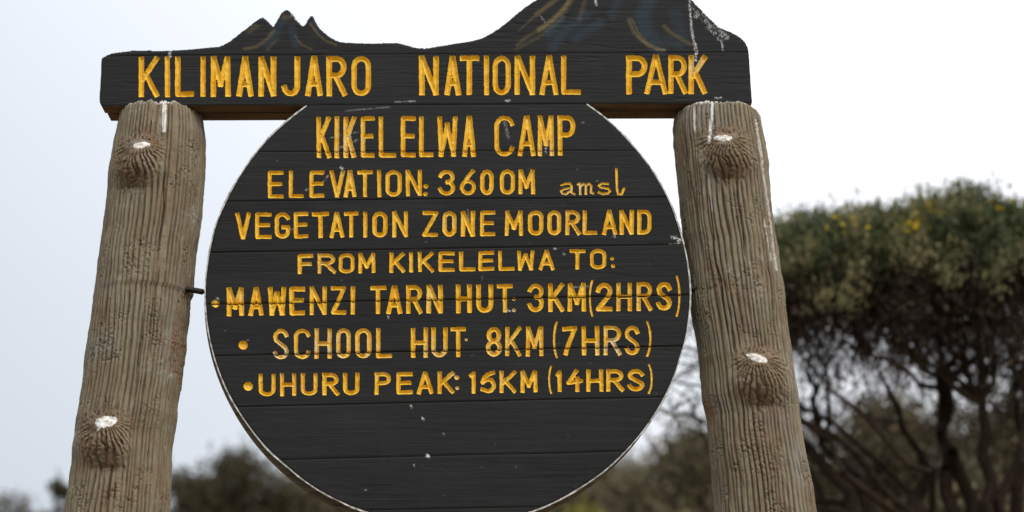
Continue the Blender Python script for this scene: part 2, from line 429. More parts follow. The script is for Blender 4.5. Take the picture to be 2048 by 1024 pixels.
# rows: (y top left, y top right, y bottom left, y bottom right, x left, x right, stroke width, [(char, x0, x1), ...])
ROWS = [
 (113, 110, 194, 187.5, 278, 1413, 11.5, [
  ('K',278,318),('I',329.5,340.5),('L',350.5,388.5),('I',400,413),('M',421.5,461.5),('A',473,507.5),('N',517,552.5),('J',563,600.5),('A',611,646),('R',653,694),('O',703,742),
  ('N',838,878),('A',889,922),('T',920,958.5),('I',965,981),('O',985.5,1021.5),('N',1029.5,1070.5),('A',1080,1116.5),('L',1122,1162),
  ('P',1252,1295),('A',1289.5,1335),('R',1337,1374.5),('K',1377,1413.5)]),
 (233, 230.5, 316, 311, 633, 1151, 10, [
  ('K',633,662),('I',668,680),('K',687,712),('E',721.5,749),('L',758,792),('E',801.5,831.5),('L',838,867),('W',874.5,915),('A',925,952),
  ('C',989,1029),('A',1036,1071),('M',1075,1108),('P',1115.5,1151)]),
 (341.5, 338, 397, 388, 535, 1070, 8.8, [
  ('E',535.5,567),('L',578,608),('E',619.5,649),('V',659,689.5),('A',687,713),('T',715.5,745),('I',753,763.5),('O',771,803.5),('N',811.5,844),
  ('3',877,910.5),('6',920,952),('0',960.5,987.5),('0',1000,1030),('M',1036.5,1070)]),
 (364.7, 364.0, 390, 389.5, 1120, 1223, 4.6, [('a',1119.5,1151),('m',1153.5,1188.6),('s',1194.5,1223)]),
 (336, 336, 390, 390, 1228, 1250, 4.8, [('l',1228,1250.5)]),
 (425, 419, 478, 468, 471, 1303, 8.8, [
  ('V',471,502),('E',510.5,543),('G',549.5,580.5),('E',588,616.5),('T',624.5,657.5),('A',660,688),('T',688,717.5),('I',726,736),('O',745,775),('N',784.5,816),
  ('Z',845,876.5),('O',885,913),('N',921.5,950),('E',960.5,990),('M',1010,1046.5),('O',1056,1087),('O',1095,1122.5),('R',1131,1161),('L',1165.5,1195),('A',1204,1234),('N',1239,1267.5),('D',1275,1303)]),
 (508, 497.5, 548, 538, 595, 1212, 8.3, [
  ('F',595.5,627),('R',635.5,671.5),('O',677.5,709),('M',716.5,751),('K',779,809.5),('I',817,827.5),('K',836,867.5),('E',877,909.5),('L',918.5,951),('E',957,988.5),('L',997,1028.5),('W',1034,1068.5),('A',1078,1109),
  ('T',1139,1171.5),('O',1180,1212.5)]),
 (575, 563.5, 632, 620.5, 453, 1344, 9.6, [
  ('M',453,488),('A',497.5,527.5),('W',536,572),('E',578.5,610.5),('N',619.5,653.5),('Z',662.5,692),('I',701,711),('T',741,772),('A',773,805),('R',812.5,845),('N',853,885.5),
  ('H',912,944),('U',952.5,986.5),('T',994,1026),('3',1056,1088),('K',1096.5,1128),('M',1135.5,1172),('2',1192,1225),('H',1232.5,1264),('R',1273.5,1305),('S',1312.5,1344)]),
 (657.5, 651, 718.5, 709.5, 546, 1279, 9.0, [
  ('S',546,577.5),('C',588,621),('H',629.5,663),('O',672.5,701.5),('O',710.5,743),('L',752.5,784),('H',822,856),('U',862.5,895.5),('T',901,932.5),
  ('8',972,1004),('K',1011,1043),('M',1052,1087),('7',1124.5,1154),('H',1163.5,1199),('R',1207.5,1243),('S',1249,1279.5)]),
 (747.5, 737.5, 792.5, 782, 517, 1289, 8.8, [
  ('U',517.5,551),('H',560.5,592),('U',602,635),('R',644.5,678),('U',686,719),('P',749.5,782),('E',792.5,825),('A',834.5,867),('K',875,908.5),
  ('1',938,953),('5',960,992),('K',999.5,1032.5),('M',1041,1075),('1',1111,1125),('4',1133,1166),('H',1172.5,1206.5),('R',1212.5,1248),('S',1255,1289)]),
 (558.5, 558.5, 634, 634, 1178, 1194, 4.4, [('(',1178,1194)]), (550, 550, 634, 634, 1343, 1361, 4.4, [(')',1343,1361)]),
 (641.5, 641.5, 717, 717, 1106, 1124, 4.4, [('(',1106,1124.5)]), (641.5, 641.5, 713.5, 713.5, 1283, 1303, 4.4, [(')',1283,1303)]),
 (730.5, 730.5, 788, 788, 1096, 1111, 4.2, [('(',1096.5,1111)]), (727, 727, 788, 788, 1288, 1305, 4.2, [(')',1288,1305.5)]),
]
# dots: (x, y, r, ring)
DOTS = [[(852,372,4.6,0),(851,388,4.2,0)], [(1224.7,517,3.6,0),(1226,532,3.6,0)], [(431,607,8,1)], [(1028,598,3.6,0),(1028,620,4.2,0)],
        [(486.7,690,9.3,0)], [(933,679,3.2,0)], [(496.5,772.5,9.3,0)], [(914,755,5,1),(914.6,776,4.2,1)]]
class Glyph:
    pass
glyphs = []
def add_glyph(strokes, w, row=0):
    g = Glyph(); g.s = [np.array(s, float) for s in strokes]; g.w = w; g.dots = None; g.row = row
    P = np.concatenate(g.s); g.bb = (P[:, 0].min() - w - 3, P[:, 0].max() + w + 3, P[:, 1].min() - w - 3, P[:, 1].max() + w + 3)
    glyphs.append(g)
for ri, (yt0, yt1, yb0, yb1, xl, xr, w, chars) in enumerate(ROWS):
    for ch, x0, x1 in chars:
        ww = w * random.uniform(.86, 1.0)
        if ch in NARROW: ww = min(ww, (x1 - x0) * .92)
        def P(u, v):
            x = x0 + ww / 2 + u * (x1 - x0 - ww)
            k = min(1.05, max(-.05, (x - xl) / max(xr - xl, 1)))
            yt = yt0 + (yt1 - yt0) * k + ww / 2; yb = yb0 + (yb1 - yb0) * k - ww / 2
            return (x, yt + v * (yb - yt))
        j = lambda: random.uniform(-.5, .5)
        strokes = []
        for s in G[ch]:
            s2 = [P(u, v) for u, v in s]
            if len(s2) <= 4: s2 = [(a + j(), b + j()) for a, b in s2]
            strokes.append(s2)
        add_glyph(strokes, ww, ri)
for ds in [[q] for dd in DOTS for q in dd]:
    g = Glyph(); g.s = []; g.w = 8; g.dots = ds; g.row = 50
    D = np.array(ds, float); g.bb = (D[:, 0].min() - 14, D[:, 0].max() + 14, D[:, 1].min() - 14, D[:, 1].max() + 14)
    glyphs.append(g)

def glyph_sdf(g, X, Y):
    out = np.full(X.shape, 50.0)
    if g.dots:
        for (x, y, r, ring) in g.dots:
            d = np.hypot(X - x, (Y - y) * 1.04)
            out = np.minimum(out, d - r)
        return out
    h = g.w / 2
    for s in g.s:
        n = len(s) - 1
        closed = np.hypot(*(s[0] - s[-1])) < 1e-3
        for i in range(n):
            a, b = s[i], s[i + 1]; d = b - a; L = np.hypot(*d)
            if L < 1e-6: continue
            t = d / L
            al = (X - a[0]) * t[0] + (Y - a[1]) * t[1]
            pe = np.abs((Y - a[1]) * t[0] - (X - a[0]) * t[1])
            lo = -h if (i == 0 and not closed) else 0.0
            hi = L + (h if (i == n - 1 and not closed) else 0.0)
            over = np.maximum(lo - al, al - hi)
            flat_lo = (i == 0 and not closed); flat_hi = (i == n - 1 and not closed)
            rnd = np.hypot(pe, np.maximum(over, 0)) - h
            box = np.maximum(pe - h, over)
            use_box = ((al < 0) & flat_lo) | ((al > L) & flat_hi)
            # inside near a chiselled end the wall slopes up as well
            end_in = np.full(X.shape, -50.0)
            if flat_lo: end_in = np.maximum(end_in, lo - al)
            if flat_hi: end_in = np.maximum(end_in, al - hi)
            v = np.where(use_box, box, rnd)
            v = np.where(end_in > -h, np.maximum(v, end_in), v)
            out = np.minimum(out, v)
    return out

def poly_sdf(P, X, Y):
    """signed distance to closed polygon (negative inside)"""
    P = np.asarray(P, float); d2 = np.full(X.shape, 1e12); ins = np.zeros(X.shape, bool)
    n = len(P)
    for i in range(n):
        a = P[i]; b = P[(i + 1) % n]; e = b - a
        wx = X - a[0]; wy = Y - a[1]
        L2 = e @ e
        if L2 < 1e-9: continue
        t = np.clip((wx * e[0] + wy * e[1]) / L2, 0, 1)
        d2 = np.minimum(d2, (wx - e[0] * t) ** 2 + (wy - e[1] * t) ** 2)
        if a[1] != b[1]:
            c = ((a[1] > Y) != (b[1] > Y)) & (X < (b[0] - a[0]) * (Y - a[1]) / (b[1] - a[1]) + a[0])
            ins ^= c
    d = np.sqrt(d2)
    return np.where(ins, -d, d)
def line_dist(P, X, Y):
    P = np.asarray(P, float); d2 = np.full(X.shape, 1e9)
    for i in range(len(P) - 1):
        a = P[i]; e = P[i + 1] - a; t = np.clip(((X - a[0]) * e[0] + (Y - a[1]) * e[1]) / (e @ e), 0, 1)
        d2 = np.minimum(d2, (X - a[0] - e[0] * t) ** 2 + (Y - a[1] - e[1] * t) ** 2)
    return np.sqrt(d2)

# coloured brush strokes on the carved mountains: (points, half width, channel, strength)
BRUSH = [
 ([(1148,-12),(1128,18),(1101,44),(1078,60)],4.5,0,.85),([(1078,60),(1051,75),(1035,90)],3,0,.35),
 ([(1118,-6),(1098,10),(1072,29)],4,0,.55),([(1072,29),(1050,50),(1036,62)],2,0,.35),([(1150,-5),(1120,40),(1080,72),(1030,100)],3,0,.25),
 ([(1170,0),(1158,40)],4,0,.28),([(1258,40),(1268,64),(1276,73)],4,0,.45),([(1276,73),(1283,80),(1299,91),(1314,97),(1328,100)],3.2,0,.8),
 ([(1264,38),(1276,64),(1290,80)],1.6,0,.5),([(1328,52),(1340,64),(1358,76),(1381,88)],3.5,0,.4),
 ([(1122,40),(1096,66)],9,1,.8),([(1170,30),(1130,60),(1106,92)],10,1,.55),([(1200,45),(1150,78)],9,1,.5),([(1300,-5),(1285,30),(1290,60),(1318,95)],14,1,.6),
 ([(1350,30),(1365,70)],12,1,.4),([(1240,-10),(1225,30)],9,1,.45),([(1330,80),(1360,90)],8,1,.4),
 ([(548,60),(534,78),(514,93),(490,98)],3,0,.45),([(514,52),(498,62)],5,0,.25),([(621,48),(636,68),(652,82),(672,90)],2.2,0,.5),
 ([(590,72),(604,90),(622,98)],2,0,.35),([(556,78),(534,100)],1.8,0,.35),([(566,40),(552,66),(536,88)],7,1,.5),([(584,58),(592,90)],7,1,.55),([(628,44),(634,60)],5,1,.5),
 ([(569,34),(580,34)],5,0,.3),
 ([(1378,-20),(1380,20),(1383,56),(1388,86),(1392,104),(1392,122)],2.2,2,1.0),([(1390,86),(1394,104),(1389,120)],2,2,.8),
 ([(1191,2),(1192,9)],2.6,2,.9),([(340,103),(340,113)],2.6,2,1),([(339,140),(340,170)],1.2,2,.5),
 ([(1436,52),(1443,68)],4,2,.5),([(1444,68),(1452,74)],6,2,.5),([(1443,80),(1446,100)],1.8,2,.6),
 ([(583,29),(596,44)],1.8,2,.55),([(1430,196),(1442,195)],2,2,.7),([(1012,202),(1020,201)],2.2,2,.8),
 ([(790,204),(830,202)],1.2,2,.6),([(1342,474),(1364,480)],2.2,2,.9),([(1352,474),(1358,484)],2.4,2,.9),([(1338,488),(1364,486)],1,2,.6),
 ([(854,912),(856,913)],3.4,2,.95),([(822,812),(822,813)],2.6,2,.8),([(845,836),(847,838)],2.2,2,.8),([(828,930),(829,931)],1.6,2,.5),([(887,867),(888,869)],1.8,2,.4),
 ([(1228,470),(1229,473)],2.4,2,.9),([(682,335),(686,338)],2.4,2,.7),([(612,380),(616,377)],2.2,2,.6),([(648,362),(656,352)],1.4,2,.45),
 ([(776,632),(777,637)],1.4,2,.7),([(964,555),(964,560)],1.8,2,.7),([(1108,498),(1112,497)],1.8,2,.7),([(1127,507),(1128,508)],2,2,.6),
 ([(660,276),(722,262)],1.4,2,.28),([(668,300),(715,280)],1.8,2,.35),([(690,222),(780,214)],1.5,2,.22),([(1010,245),(1016,275)],2.8,2,.32),
 ([(1090,290),(1092,305)],2,2,.6),([(936,420),(938,440)],2,2,.35),([(1012,620),(1020,622)],2,2,.8),([(1140,575),(1180,572)],1.2,2,.35),
 ([(1164,246),(1168,244)],1.5,2,.5),([(433,595),(437,597)],1.8,2,.8),([(1080,30),(1090,45)],1.5,2,.25),
]
rs = np.random.RandomState(3)
for k in range(60):                    # speckle of lichen and droppings on the right slope of the board
    t = rs.rand(); x = 1386 + t * 56 + rs.rand() * 10 - 2; y = 6 + t * 58 + rs.rand() * 22 + 4
    BRUSH.append(([(x, y), (x + rs.rand() * 1.5, y + 1 + rs.rand() * 3)], rs.uniform(.6, 1.8), 2, rs.uniform(.3, .95)))
for k in range(75):                   # small nicks all over
    x = rs.uniform(240, 1490); y = rs.uniform(110, 1000)
    l = rs.uniform(1, 5)
    BRUSH.append(([(x, y), (x + l, y - l * rs.uniform(0, .9) )], rs.uniform(.4, .9), 2, rs.uniform(.12, .42)))
WEAR = [(700,280,28,.8),(1390,125,16,.8),(1012,265,12,.3),(1095,300,14,.7),(900,440,16,.4),(1150,440,25,.3),(560,712,40,.7),(650,700,40,.8),(740,712,40,.4),(870,705,30,.5),
        (1010,715,40,.5),(1090,690,30,.3),(1225,690,30,.8),(690,350,14,.4),(600,760,20,.3),(1260,610,40,.3),(860,600,20,.3),(1025,618,12,1),(433,596,8,.9),(914,765,16,1),(933,679,6,1),(1140,380,50,.45),(480,600,14,.35),(640,530,30,.4)]

def marks_at(X, Y):
    M = np.zeros(X.shape + (3,))
    wob = (fbm(X / 6, Y / 6, 9) - .5) * 3
    for P, w, ch, st in BRUSH:
        P = np.asarray(P, float); m_ = w * 1.6 + 5
        sel = (X > P[:, 0].min() - m_) & (X < P[:, 0].max() + m_) & (Y > P[:, 1].min() - m_) & (Y < P[:, 1].max() + m_)
        if not sel.any(): continue
        d = line_dist(P, X[sel], Y[sel])
        soft = w * (.5 if ch == 2 else 1.0) + .7
        v = np.clip((w + wob[sel] * (.7 if ch == 2 else .8) - d) / soft + .5, 0, 1) * st
        M[sel, ch] = np.maximum(M[sel, ch], v)
    return M

STEP = 1.25
letter_store = {i: ([], [], [], [0]) for i in range(len(glyphs))}
def relief(X, Y, seed):
    """low relief of the weathered plank face, in pixels (positive = into the wood)"""
    r = (fbm(X / 60, Y / 3.2, seed, 3) - .5) * (.8 if seed < 10 else .45)
    crack = vnoise(X / 95, Y / 5.5, seed + 11)
    r = r + np.clip(.10 - np.abs(crack - .5), 0, .1) * (9 if seed < 10 else 4) * np.clip((vnoise(X / 120, Y / 16, seed + 23) - .55) * 8, 0, 1)
    return r

def build_plank(name, parent, xs, ytop, ybot, outline, nrows, seed, thick, y_front, tilt=0.0, bevel_top=True, bevel_bot=True, gl=True, wallmat=None):
    """one plank as a fine relief grid between two seam lines, cut by an outline; carved letters come out as their own meshes"""
    X = np.repeat(xs[:, None], nrows + 1, 1)
    t = np.linspace(0, 1, nrows + 1)[None, :]
    T, B = ytop(xs)[:, None], ybot(xs)[:, None]
    Yp = T + (B - T) * t
    cols = np.where((outline(X[:, [0, -1, nrows // 2]], Yp[:, [0, -1, nrows // 2]]) < 40).any(1))[0]
    X = X[cols[0]:cols[-1] + 1]; Yp = Yp[cols[0]:cols[-1] + 1]
    T = T[cols[0]:cols[-1] + 1]; B = B[cols[0]:cols[-1] + 1]
    D = outline(X, Yp)
    S = np.full(X.shape, 50.0); ID = np.full(X.shape, -1)
    if gl:
        wob = (fbm(X / 7, Yp / 7, 4) - .5) * 1.3
        for gi, g in enumerate(glyphs):
            a, b, c_, d_ = g.bb
            if d_ < Yp.min() or c_ > Yp.max() or b < X.min() or a > X.max(): continue
            i0 = np.searchsorted(X[:, 0], a); i1 = np.searchsorted(X[:, 0], b)
            if i1 <= i0: continue
            r0 = np.where(((Yp[i0:i1] > c_) & (Yp[i0:i1] < d_)).any(0))[0]
            if len(r0) == 0: continue
            j0, j1 = r0[0], r0[-1] + 1
            v = glyph_sdf(g, X[i0:i1, j0:j1], Yp[i0:i1, j0:j1]) + wob[i0:i1, j0:j1]
            sub = S[i0:i1, j0:j1]; better = v < sub
            S[i0:i1, j0:j1] = np.where(better, v, sub)
            ID[i0:i1, j0:j1] = np.where(better, gi, ID[i0:i1, j0:j1])
    # snap grid vertices onto the contours
    hy = ((B - T) / nrows)
    def snap(X, Yp, f, lim_mask=None):
        gx = np.gradient(f, axis=0) / STEP; gy = np.gradient(f, axis=1) / hy
        gn = np.hypot(gx, gy) + 1e-6
        near = (np.abs(f) < .55 * np.minimum(STEP, hy)) & (gn > .3)
        near[:, 0] = False; near[:, -1] = False
        nx_ = np.where(near, -f * gx / gn ** 2, 0); ny_ = np.where(near, -f * gy / gn ** 2, 0)
        return X + np.clip(nx_, -1, 1), Yp + np.clip(ny_, -1.0 * hy, 1.0 * hy)
    X2, Y2 = snap(X, Yp, S) if gl else (X, Yp)
    X2, Y2 = snap(X2, Y2, D)
    cellD = (D[:-1, :-1] + D[1:, :-1] + D[1:, 1:] + D[:-1, 1:]) / 4
    cellS = (S[:-1, :-1] + S[1:, :-1] + S[1:, 1:] + S[:-1, 1:]) / 4
    inside = cellD < 0
    islet = (cellS < 0) & inside
    # depth
    W_ = np.where(ID >= 0, np.array([g.w for g in glyphs])[ID], 10)
    depth = np.where(S < 0, np.minimum(-S * 1.5, W_ * .66), 0)
    if gl:
        ring = np.array([1 if (g.dots and g.dots[0][3]) else 0 for g in glyphs])[ID] * (ID >= 0)
        rr = np.minimum(-S, np.abs(-S - 4.2) * 0 + np.where(-S > 3, 6 - (-S), -S))
        depth = np.where((ring > 0) & (S < 0), np.clip(rr, .3, 3), depth)
    H = depth + relief(X2, Y2, seed) + np.where(S < 0, (vnoise(X / 5, Yp / 5, 31) - .5) * .8, 0)
    et = (Y2 - T); eb = (B - Y2)
    if bevel_top: H = H + np.clip(1.3 - et, 0, 1.3) * .8
    if bevel_bot: H = H + np.clip(1.3 - eb, 0, 1.3) * .8
    H = H + np.clip(2.0 + D, 0, 2.0) * .6
    H = H + (vnoise(X / 300, Yp * 0 + .5, seed + 2) - .5) * 2.0 * tilt
    M = marks_at(X2, Y2)
    wear = np.zeros(X.shape)
    for (wx, wy, r, s_) in WEAR:
        wear = np.maximum(wear, s_ * np.exp(-(((X2 - wx) ** 2 + (Y2 - wy) ** 2) / r ** 2)))
    edge = np.clip(2.4 - np.minimum(et, eb), 0, 1)
    wear = np.maximum(wear, M[..., 2])
    H = H + np.where(S < 0, edge * 1.5, 0)
    PX, PZ = unproj(X2, Y2, y_front)
    PY = y_front + H * PXM
    V = np.stack([PX, PY, PZ], -1).reshape(-1, 3)
    nx, ny = X.shape
    idx = np.arange(nx * ny).reshape(nx, ny)
    Q = np.stack([idx[:-1, :-1], idx[:-1, 1:], idx[1:, 1:], idx[1:, :-1]], -1)
    def extract(mask, extra_walls):
        F = Q[mask]
        if len(F) == 0: return None
        Vn, Fn = V, F
        if extra_walls:
            full = Q[inside]
            e = np.concatenate([full[:, [0, 1]], full[:, [1, 2]], full[:, [2, 3]], full[:, [3, 0]]])
            key = e[:, 0].astype(np.int64) * (nx * ny) + e[:, 1]; rkey = e[:, 1].astype(np.int64) * (nx * ny) + e[:, 0]
            be = e[~np.isin(key, rkey)]
            bv = np.unique(be)
            back = np.full(nx * ny, -1); back[bv] = np.arange(len(bv)) * 1 + nx * ny
            # second copy of the front edge vertices so that the corner stays sharp
            bv2 = np.full(nx * ny, -1); bv2[bv] = np.arange(len(bv)) + nx * ny + len(bv)
            VB = V[bv].copy(); VB[:, 1] = y_front + thick
            Vn = np.concatenate([V, VB, V[bv]])
            Fw = np.stack([bv2[be[:, 1]], bv2[be[:, 0]], back[be[:, 0]], back[be[:, 1]]], -1)
            Fn = np.concatenate([F, Fw])
        used = np.unique(Fn); remap = np.full(len(Vn), -1); remap[used] = np.arange(len(used))
        return Vn[used], remap[Fn], used, len(Fw)
    r = extract(inside & ~islet, True)
    mk = M.reshape(-1, 3)
    if r:
        Vv, Ff, used, nwall = r
        nb = nx * ny
        mm = np.zeros((len(used), 3)); k_ = used < nb
        mm[k_] = mk[used[k_]]
        o = make_obj(name, Vv, Ff, M_BLACK, parent, True, {'marks': mm})
        o.data.materials.append(wallmat)
        mi = np.zeros(len(Ff), np.int32); mi[-nwall:] = 1
        o.data.polygons.foreach_set('material_index', mi)
    if gl:
        cid = ID[:-1, :-1]
        for gi in np.unique(ID):
            if gi < 0: continue
            same = np.maximum.reduce([ID[:-1, :-1], ID[1:, :-1], ID[1:, 1:], ID[:-1, 1:]]) == gi
            F = Q[islet & same]
            if len(F) == 0: continue
            used = np.unique(F); remap = np.full(nx * ny, -1); remap[used] = np.arange(len(used))
            st = letter_store[gi]
            st[0].append(V[used]); st[1].append(remap[F] + st[3][0]); st[2].append(wear.ravel()[used]); st[3][0] += len(used)

# ---------------------------------------------------------------- the sign
sx, sz = unproj(890, 600, Y0)
sign = empty('camp_sign', (float(sx), Y0, float(ground_z(sx, Y0))),
             'black wooden camp sign with yellow carved words, standing on two grooved brown posts', 'sign')

# --- header board
TOP = [(203,118),(207,113),(224,106),(246,103.5),(268,101),(338,101),(385,98),(438,93),(448,89),(458,83.5),(472,73),(488,60),(502,49),(517,38),(522,35.5),(527,35.2),(536,43),(545,53),(548,52),(551,47),(556,38),(561,29),(566,22.5),(570,20.2),(575.5,20),(580,23.5),(584,28),(590,36),(596,42.5),(601,48.5),(605,51.5),(609,51),(611,48),(615,41),(619.5,34.5),(622,31.8),(625,32),(628,36.5),(631,42.5),(635,50),(640,57),(647,64),(655,70),(663,75.5),(672,80.5),(680,83.5),(690,85),(705,85.8),(722,86),(747,87),(770,85.6),(794,85.5),(806,88),(817,91),(827,94.5),(838,96),(848,96.6),(858,96),(880,92),(905,88),(928,84),(949,80.5),(961,77),(972,72),(985,64.5),(999,56),(1010,47),(1022,37),(1034,27),(1046,17.5),(1059,8),(1072,0),(1086,-9),(1104,-19),(1126,-29),(1155,-37),(1190,-41),(1240,-43),(1290,-41),(1330,-34),(1356,-22),(1372,-10),(1384,0),(1393,10),(1402,19),(1412,30),(1422,39.5),(1430,47),(1437,53),(1448,58.5),(1460,63),(1471,69),(1481,75),(1488,81),(1492.6,88),(1495.5,95),(1497,102.5),(1498.5,117),(1500,140),(1501.5,164),(1503,185),(1504,204)]
HDR = TOP + [(1503, 206), (1200, 207), (900, 208.5), (560, 210), (203, 211.5), (199.5, 205), (199, 195), (201, 160)]
lin = lambda xa, ya, xb, yb: (lambda x: ya + (yb - ya) * (np.asarray(x) - xa) / (xb - xa))
xs = np.arange(195, 1509, STEP)
hdr_out = lambda X, Y: poly_sdf(HDR, X, Y) + (fbm(X / 14, Y / 14, 41) - .5) * 1.2
seam_mid = lambda x: lin(200, 112, 1500, 103.5)(x) + (vnoise(np.asarray(x) / 130, np.asarray(x) * 0 + 3.3, 5) - .5) * 1.5
zero = lambda y: (lambda x: np.full(np.shape(x), float(y)))
HT = 0.056
# backing beam: the second layer of timber behind the header planks
def extrude_poly(pts, ya, yb, name, mat, parent, inset_back=0.0, **k):
    P = np.array(pts, float)
    x, z = unproj(P[:, 0], P[:, 1], Y0)
    n = len(P)
    V = np.concatenate([np.stack([x, np.full(n, ya), z], -1), np.stack([x, np.full(n, yb), z], -1)])
    F = [list(range(n))[::-1], list(range(n, 2 * n))] + [[i, (i + 1) % n, n + (i + 1) % n, n + i] for i in range(n)]
    return make_obj(name, V, F, mat, parent, False, **k)
hb = [(x + (3 if x < 300 else 0), y + 3) for x, y in TOP[:-1]] + [(1500, 205), (1100, 206), (700, 208), (206, 210)]
header = extrude_poly(hb, Y0 + 0.068, Y0 + 0.125, 'header_board', M_BROWN, sign, label='long mountain shaped board with the park name')
spacer = extrude_poly([(212, 140), (1492, 134), (1492, 190), (212, 195)], Y0 + HT - .002, Y0 + 0.070, 'spacer_batten', M_BROWN, header)
def hdr_seam(o): return lambda x: seam_mid(x) + o
build_plank('plank', header, xs, zero(-48), hdr_seam(-.25), hdr_out, 90, 1, HT, Y0 - .0003, bevel_top=False, wallmat=M_BROWN)
build_plank('plank', header, xs, hdr_seam(.25), lambda x: lin(200, 213, 1504, 205)(x) + 1.5, hdr_out, 82, 2, HT, Y0, bevel_bot=False, wallmat=M_BROWN)
hdr_letters = [i for i, g in enumerate(glyphs) if g.row == 0]

# --- round board
CX, CY, CA, CB = 895.0, 588.5, 483.0, 461.6
disc_top = lambda x: lin(560, 208.5, 1200, 205.5)(x) + 2.6
def disc_out(X, Y):
    q = np.hypot((X - CX) / CA, (Y - CY) / CB)
    ang = np.arctan2((Y - CY) / CB, (X - CX) / CA)
    wob = (vnoise(ang * 7 + 40, ang * 0 + 2.2, 3) - .5) * 3.2 + (vnoise(ang * 40 + 90, ang * 0 + 5.2, 3) - .5) * 1.2
    return (q - 1) * 470 + wob
SEAMS = [None, (500, 303, 1300, 300.5), (440, 402, 1340, 393), (420, 505, 1365, 488.5), (412, 608, 1376, 589), (435, 711, 1350, 692), (490, 813, 1315, 794), (560, 919, 1230, 902.5), (660, 1022, 1130, 1012), None]
def seam(i, o):
    if i == 0: return disc_top
    if i == 9: return zero(1056)
    s = SEAMS[i]
    return lambda x: lin(*s)(x) + o + (vnoise(np.asarray(x) / 160, np.asarray(x) * 0 + i, 7) - .5) * 1.6
DT = 0.045
ang = np.linspace(0, 2 * np.pi, 181)[:-1]
CB2 = [(CX + (CA - 2) * math.cos(a) , CY + (CB - 2) * math.sin(a)) for a in ang]
def clip_top(pts, y0f=lambda x: float(disc_top(x)) + 1):
    out = []
    for (x, y) in pts:
        out.append((x, max(y, y0f(x))))
    return out
BD = clip_top([(CX - 7 + (CA + 1) * math.cos(a), CY + 6 + (CB + 2) * math.sin(a)) for a in ang])
rboard = extrude_poly(BD, Y0 + DT + .001, Y0 + 0.078, 'round_board', M_RIMWOOD, sign, label='round board listing camp, elevation and distances')
xs2 = np.arange(404, 1390, STEP)
wobs = [0.2, 1.0, .5, .7, .3, .8, .4, .6, .2]
offs = [0, -.0008, .0006, -.0004, .0009, 0, .0007, -.0006, .0004]
gaps = [.5, .35, .6, .9, 1.0, 1.0, .55, .75, .5]
for i in range(9):
    n = 80 if i < 6 else 42
    build_plank('plank', rboard, xs2, seam(i, gaps[i]), seam(i + 1, -gaps[min(i + 1, 8)]), disc_out, n, 20 + i * 3, DT, Y0 + offs[i], tilt=.6, wallmat=M_RIMWOOD)
# letters
for gi, g in enumerate(glyphs):
    st = letter_store[gi]
    if not st[0]: continue
    V = np.concatenate(st[0]); F = np.concatenate(st[1]); wr = np.concatenate(st[2])
    make_obj('carved_letter' if not g.dots else 'carved_dot', V, F, M_YEL, header if g.row == 0 else rboard, True, {'wear': wr})
# pale screw heads on the round board
for (px, py, r) in ((855.5, 912.5, 3.6), (822, 812.5, 2.4)):
    a = np.linspace(0, 2 * np.pi, 15)[:-1]
    x0_, z0_ = unproj(px, py, Y0)
    V = [(x0_ + math.cos(t) * r * k * PXM, Y0 - d, z0_ + math.sin(t) * r * k * PXM) for k, d in ((1, -.002), (1, .0012), (.6, .0024)) for t in a] + [(x0_, Y0 - .0008, z0_)]
    F = [[k * 14 + i, k * 14 + (i + 1) % 14, (k + 1) * 14 + (i + 1) % 14, (k + 1) * 14 + i] for k in range(2) for i in range(14)] + [[28 + i, 28 + (i + 1) % 14, 42] for i in range(14)]
    make_obj('screw_head', V, F, M_RIM, rboard, False)
# white painted rim strip
def strip(name, a0, a1, r_in, r_out, ya, yb, mat, parent, n=500, cx=CX, cy=CY):
    A = np.linspace(R_(a0), R_(a1), n)
    wob = lambda A: -(vnoise(np.arctan2(np.sin(A), np.cos(A)) * 7 + 40, A * 0 + 2.2, 3) - .5) * 3.2
    th = .45 + .55 * vnoise(A * 14, A * 0 + 1, 8) + (fbm(A * 60, A * 0 + 9, 8) - .5) * .5
    rings = []
    for (r, yy) in ((r_in, ya), (r_out, ya), (r_out, yb), (r_in, yb)):
        rr = r + wob(A) if r == r_in else r_in + wob(A) + (r_out - r_in) * th
        x, z = unproj(cx + (CA + rr) * np.cos(A), cy + (CB + rr) * np.sin(A), Y0)
        rings.append(np.stack([x, np.full(n, yy), z], -1))
    V = np.stack(rings, 1).reshape(-1, 3)
    F = []
    for i in range(n - 1):
        for k in range(4):
            F.append([i * 4 + k, i * 4 + (k + 1) % 4, (i + 1) * 4 + (k + 1) % 4, (i + 1) * 4 + k])
    F += [[0, 3, 2, 1], [(n - 1) * 4 + k for k in range(4)]]
    make_obj(name, V, np.array(F), mat, parent, False)
strip('rim_strip', -55.0, 234.5, .2, 3.8, Y0 - .001, Y0 + .016, M_RIM, rboard)

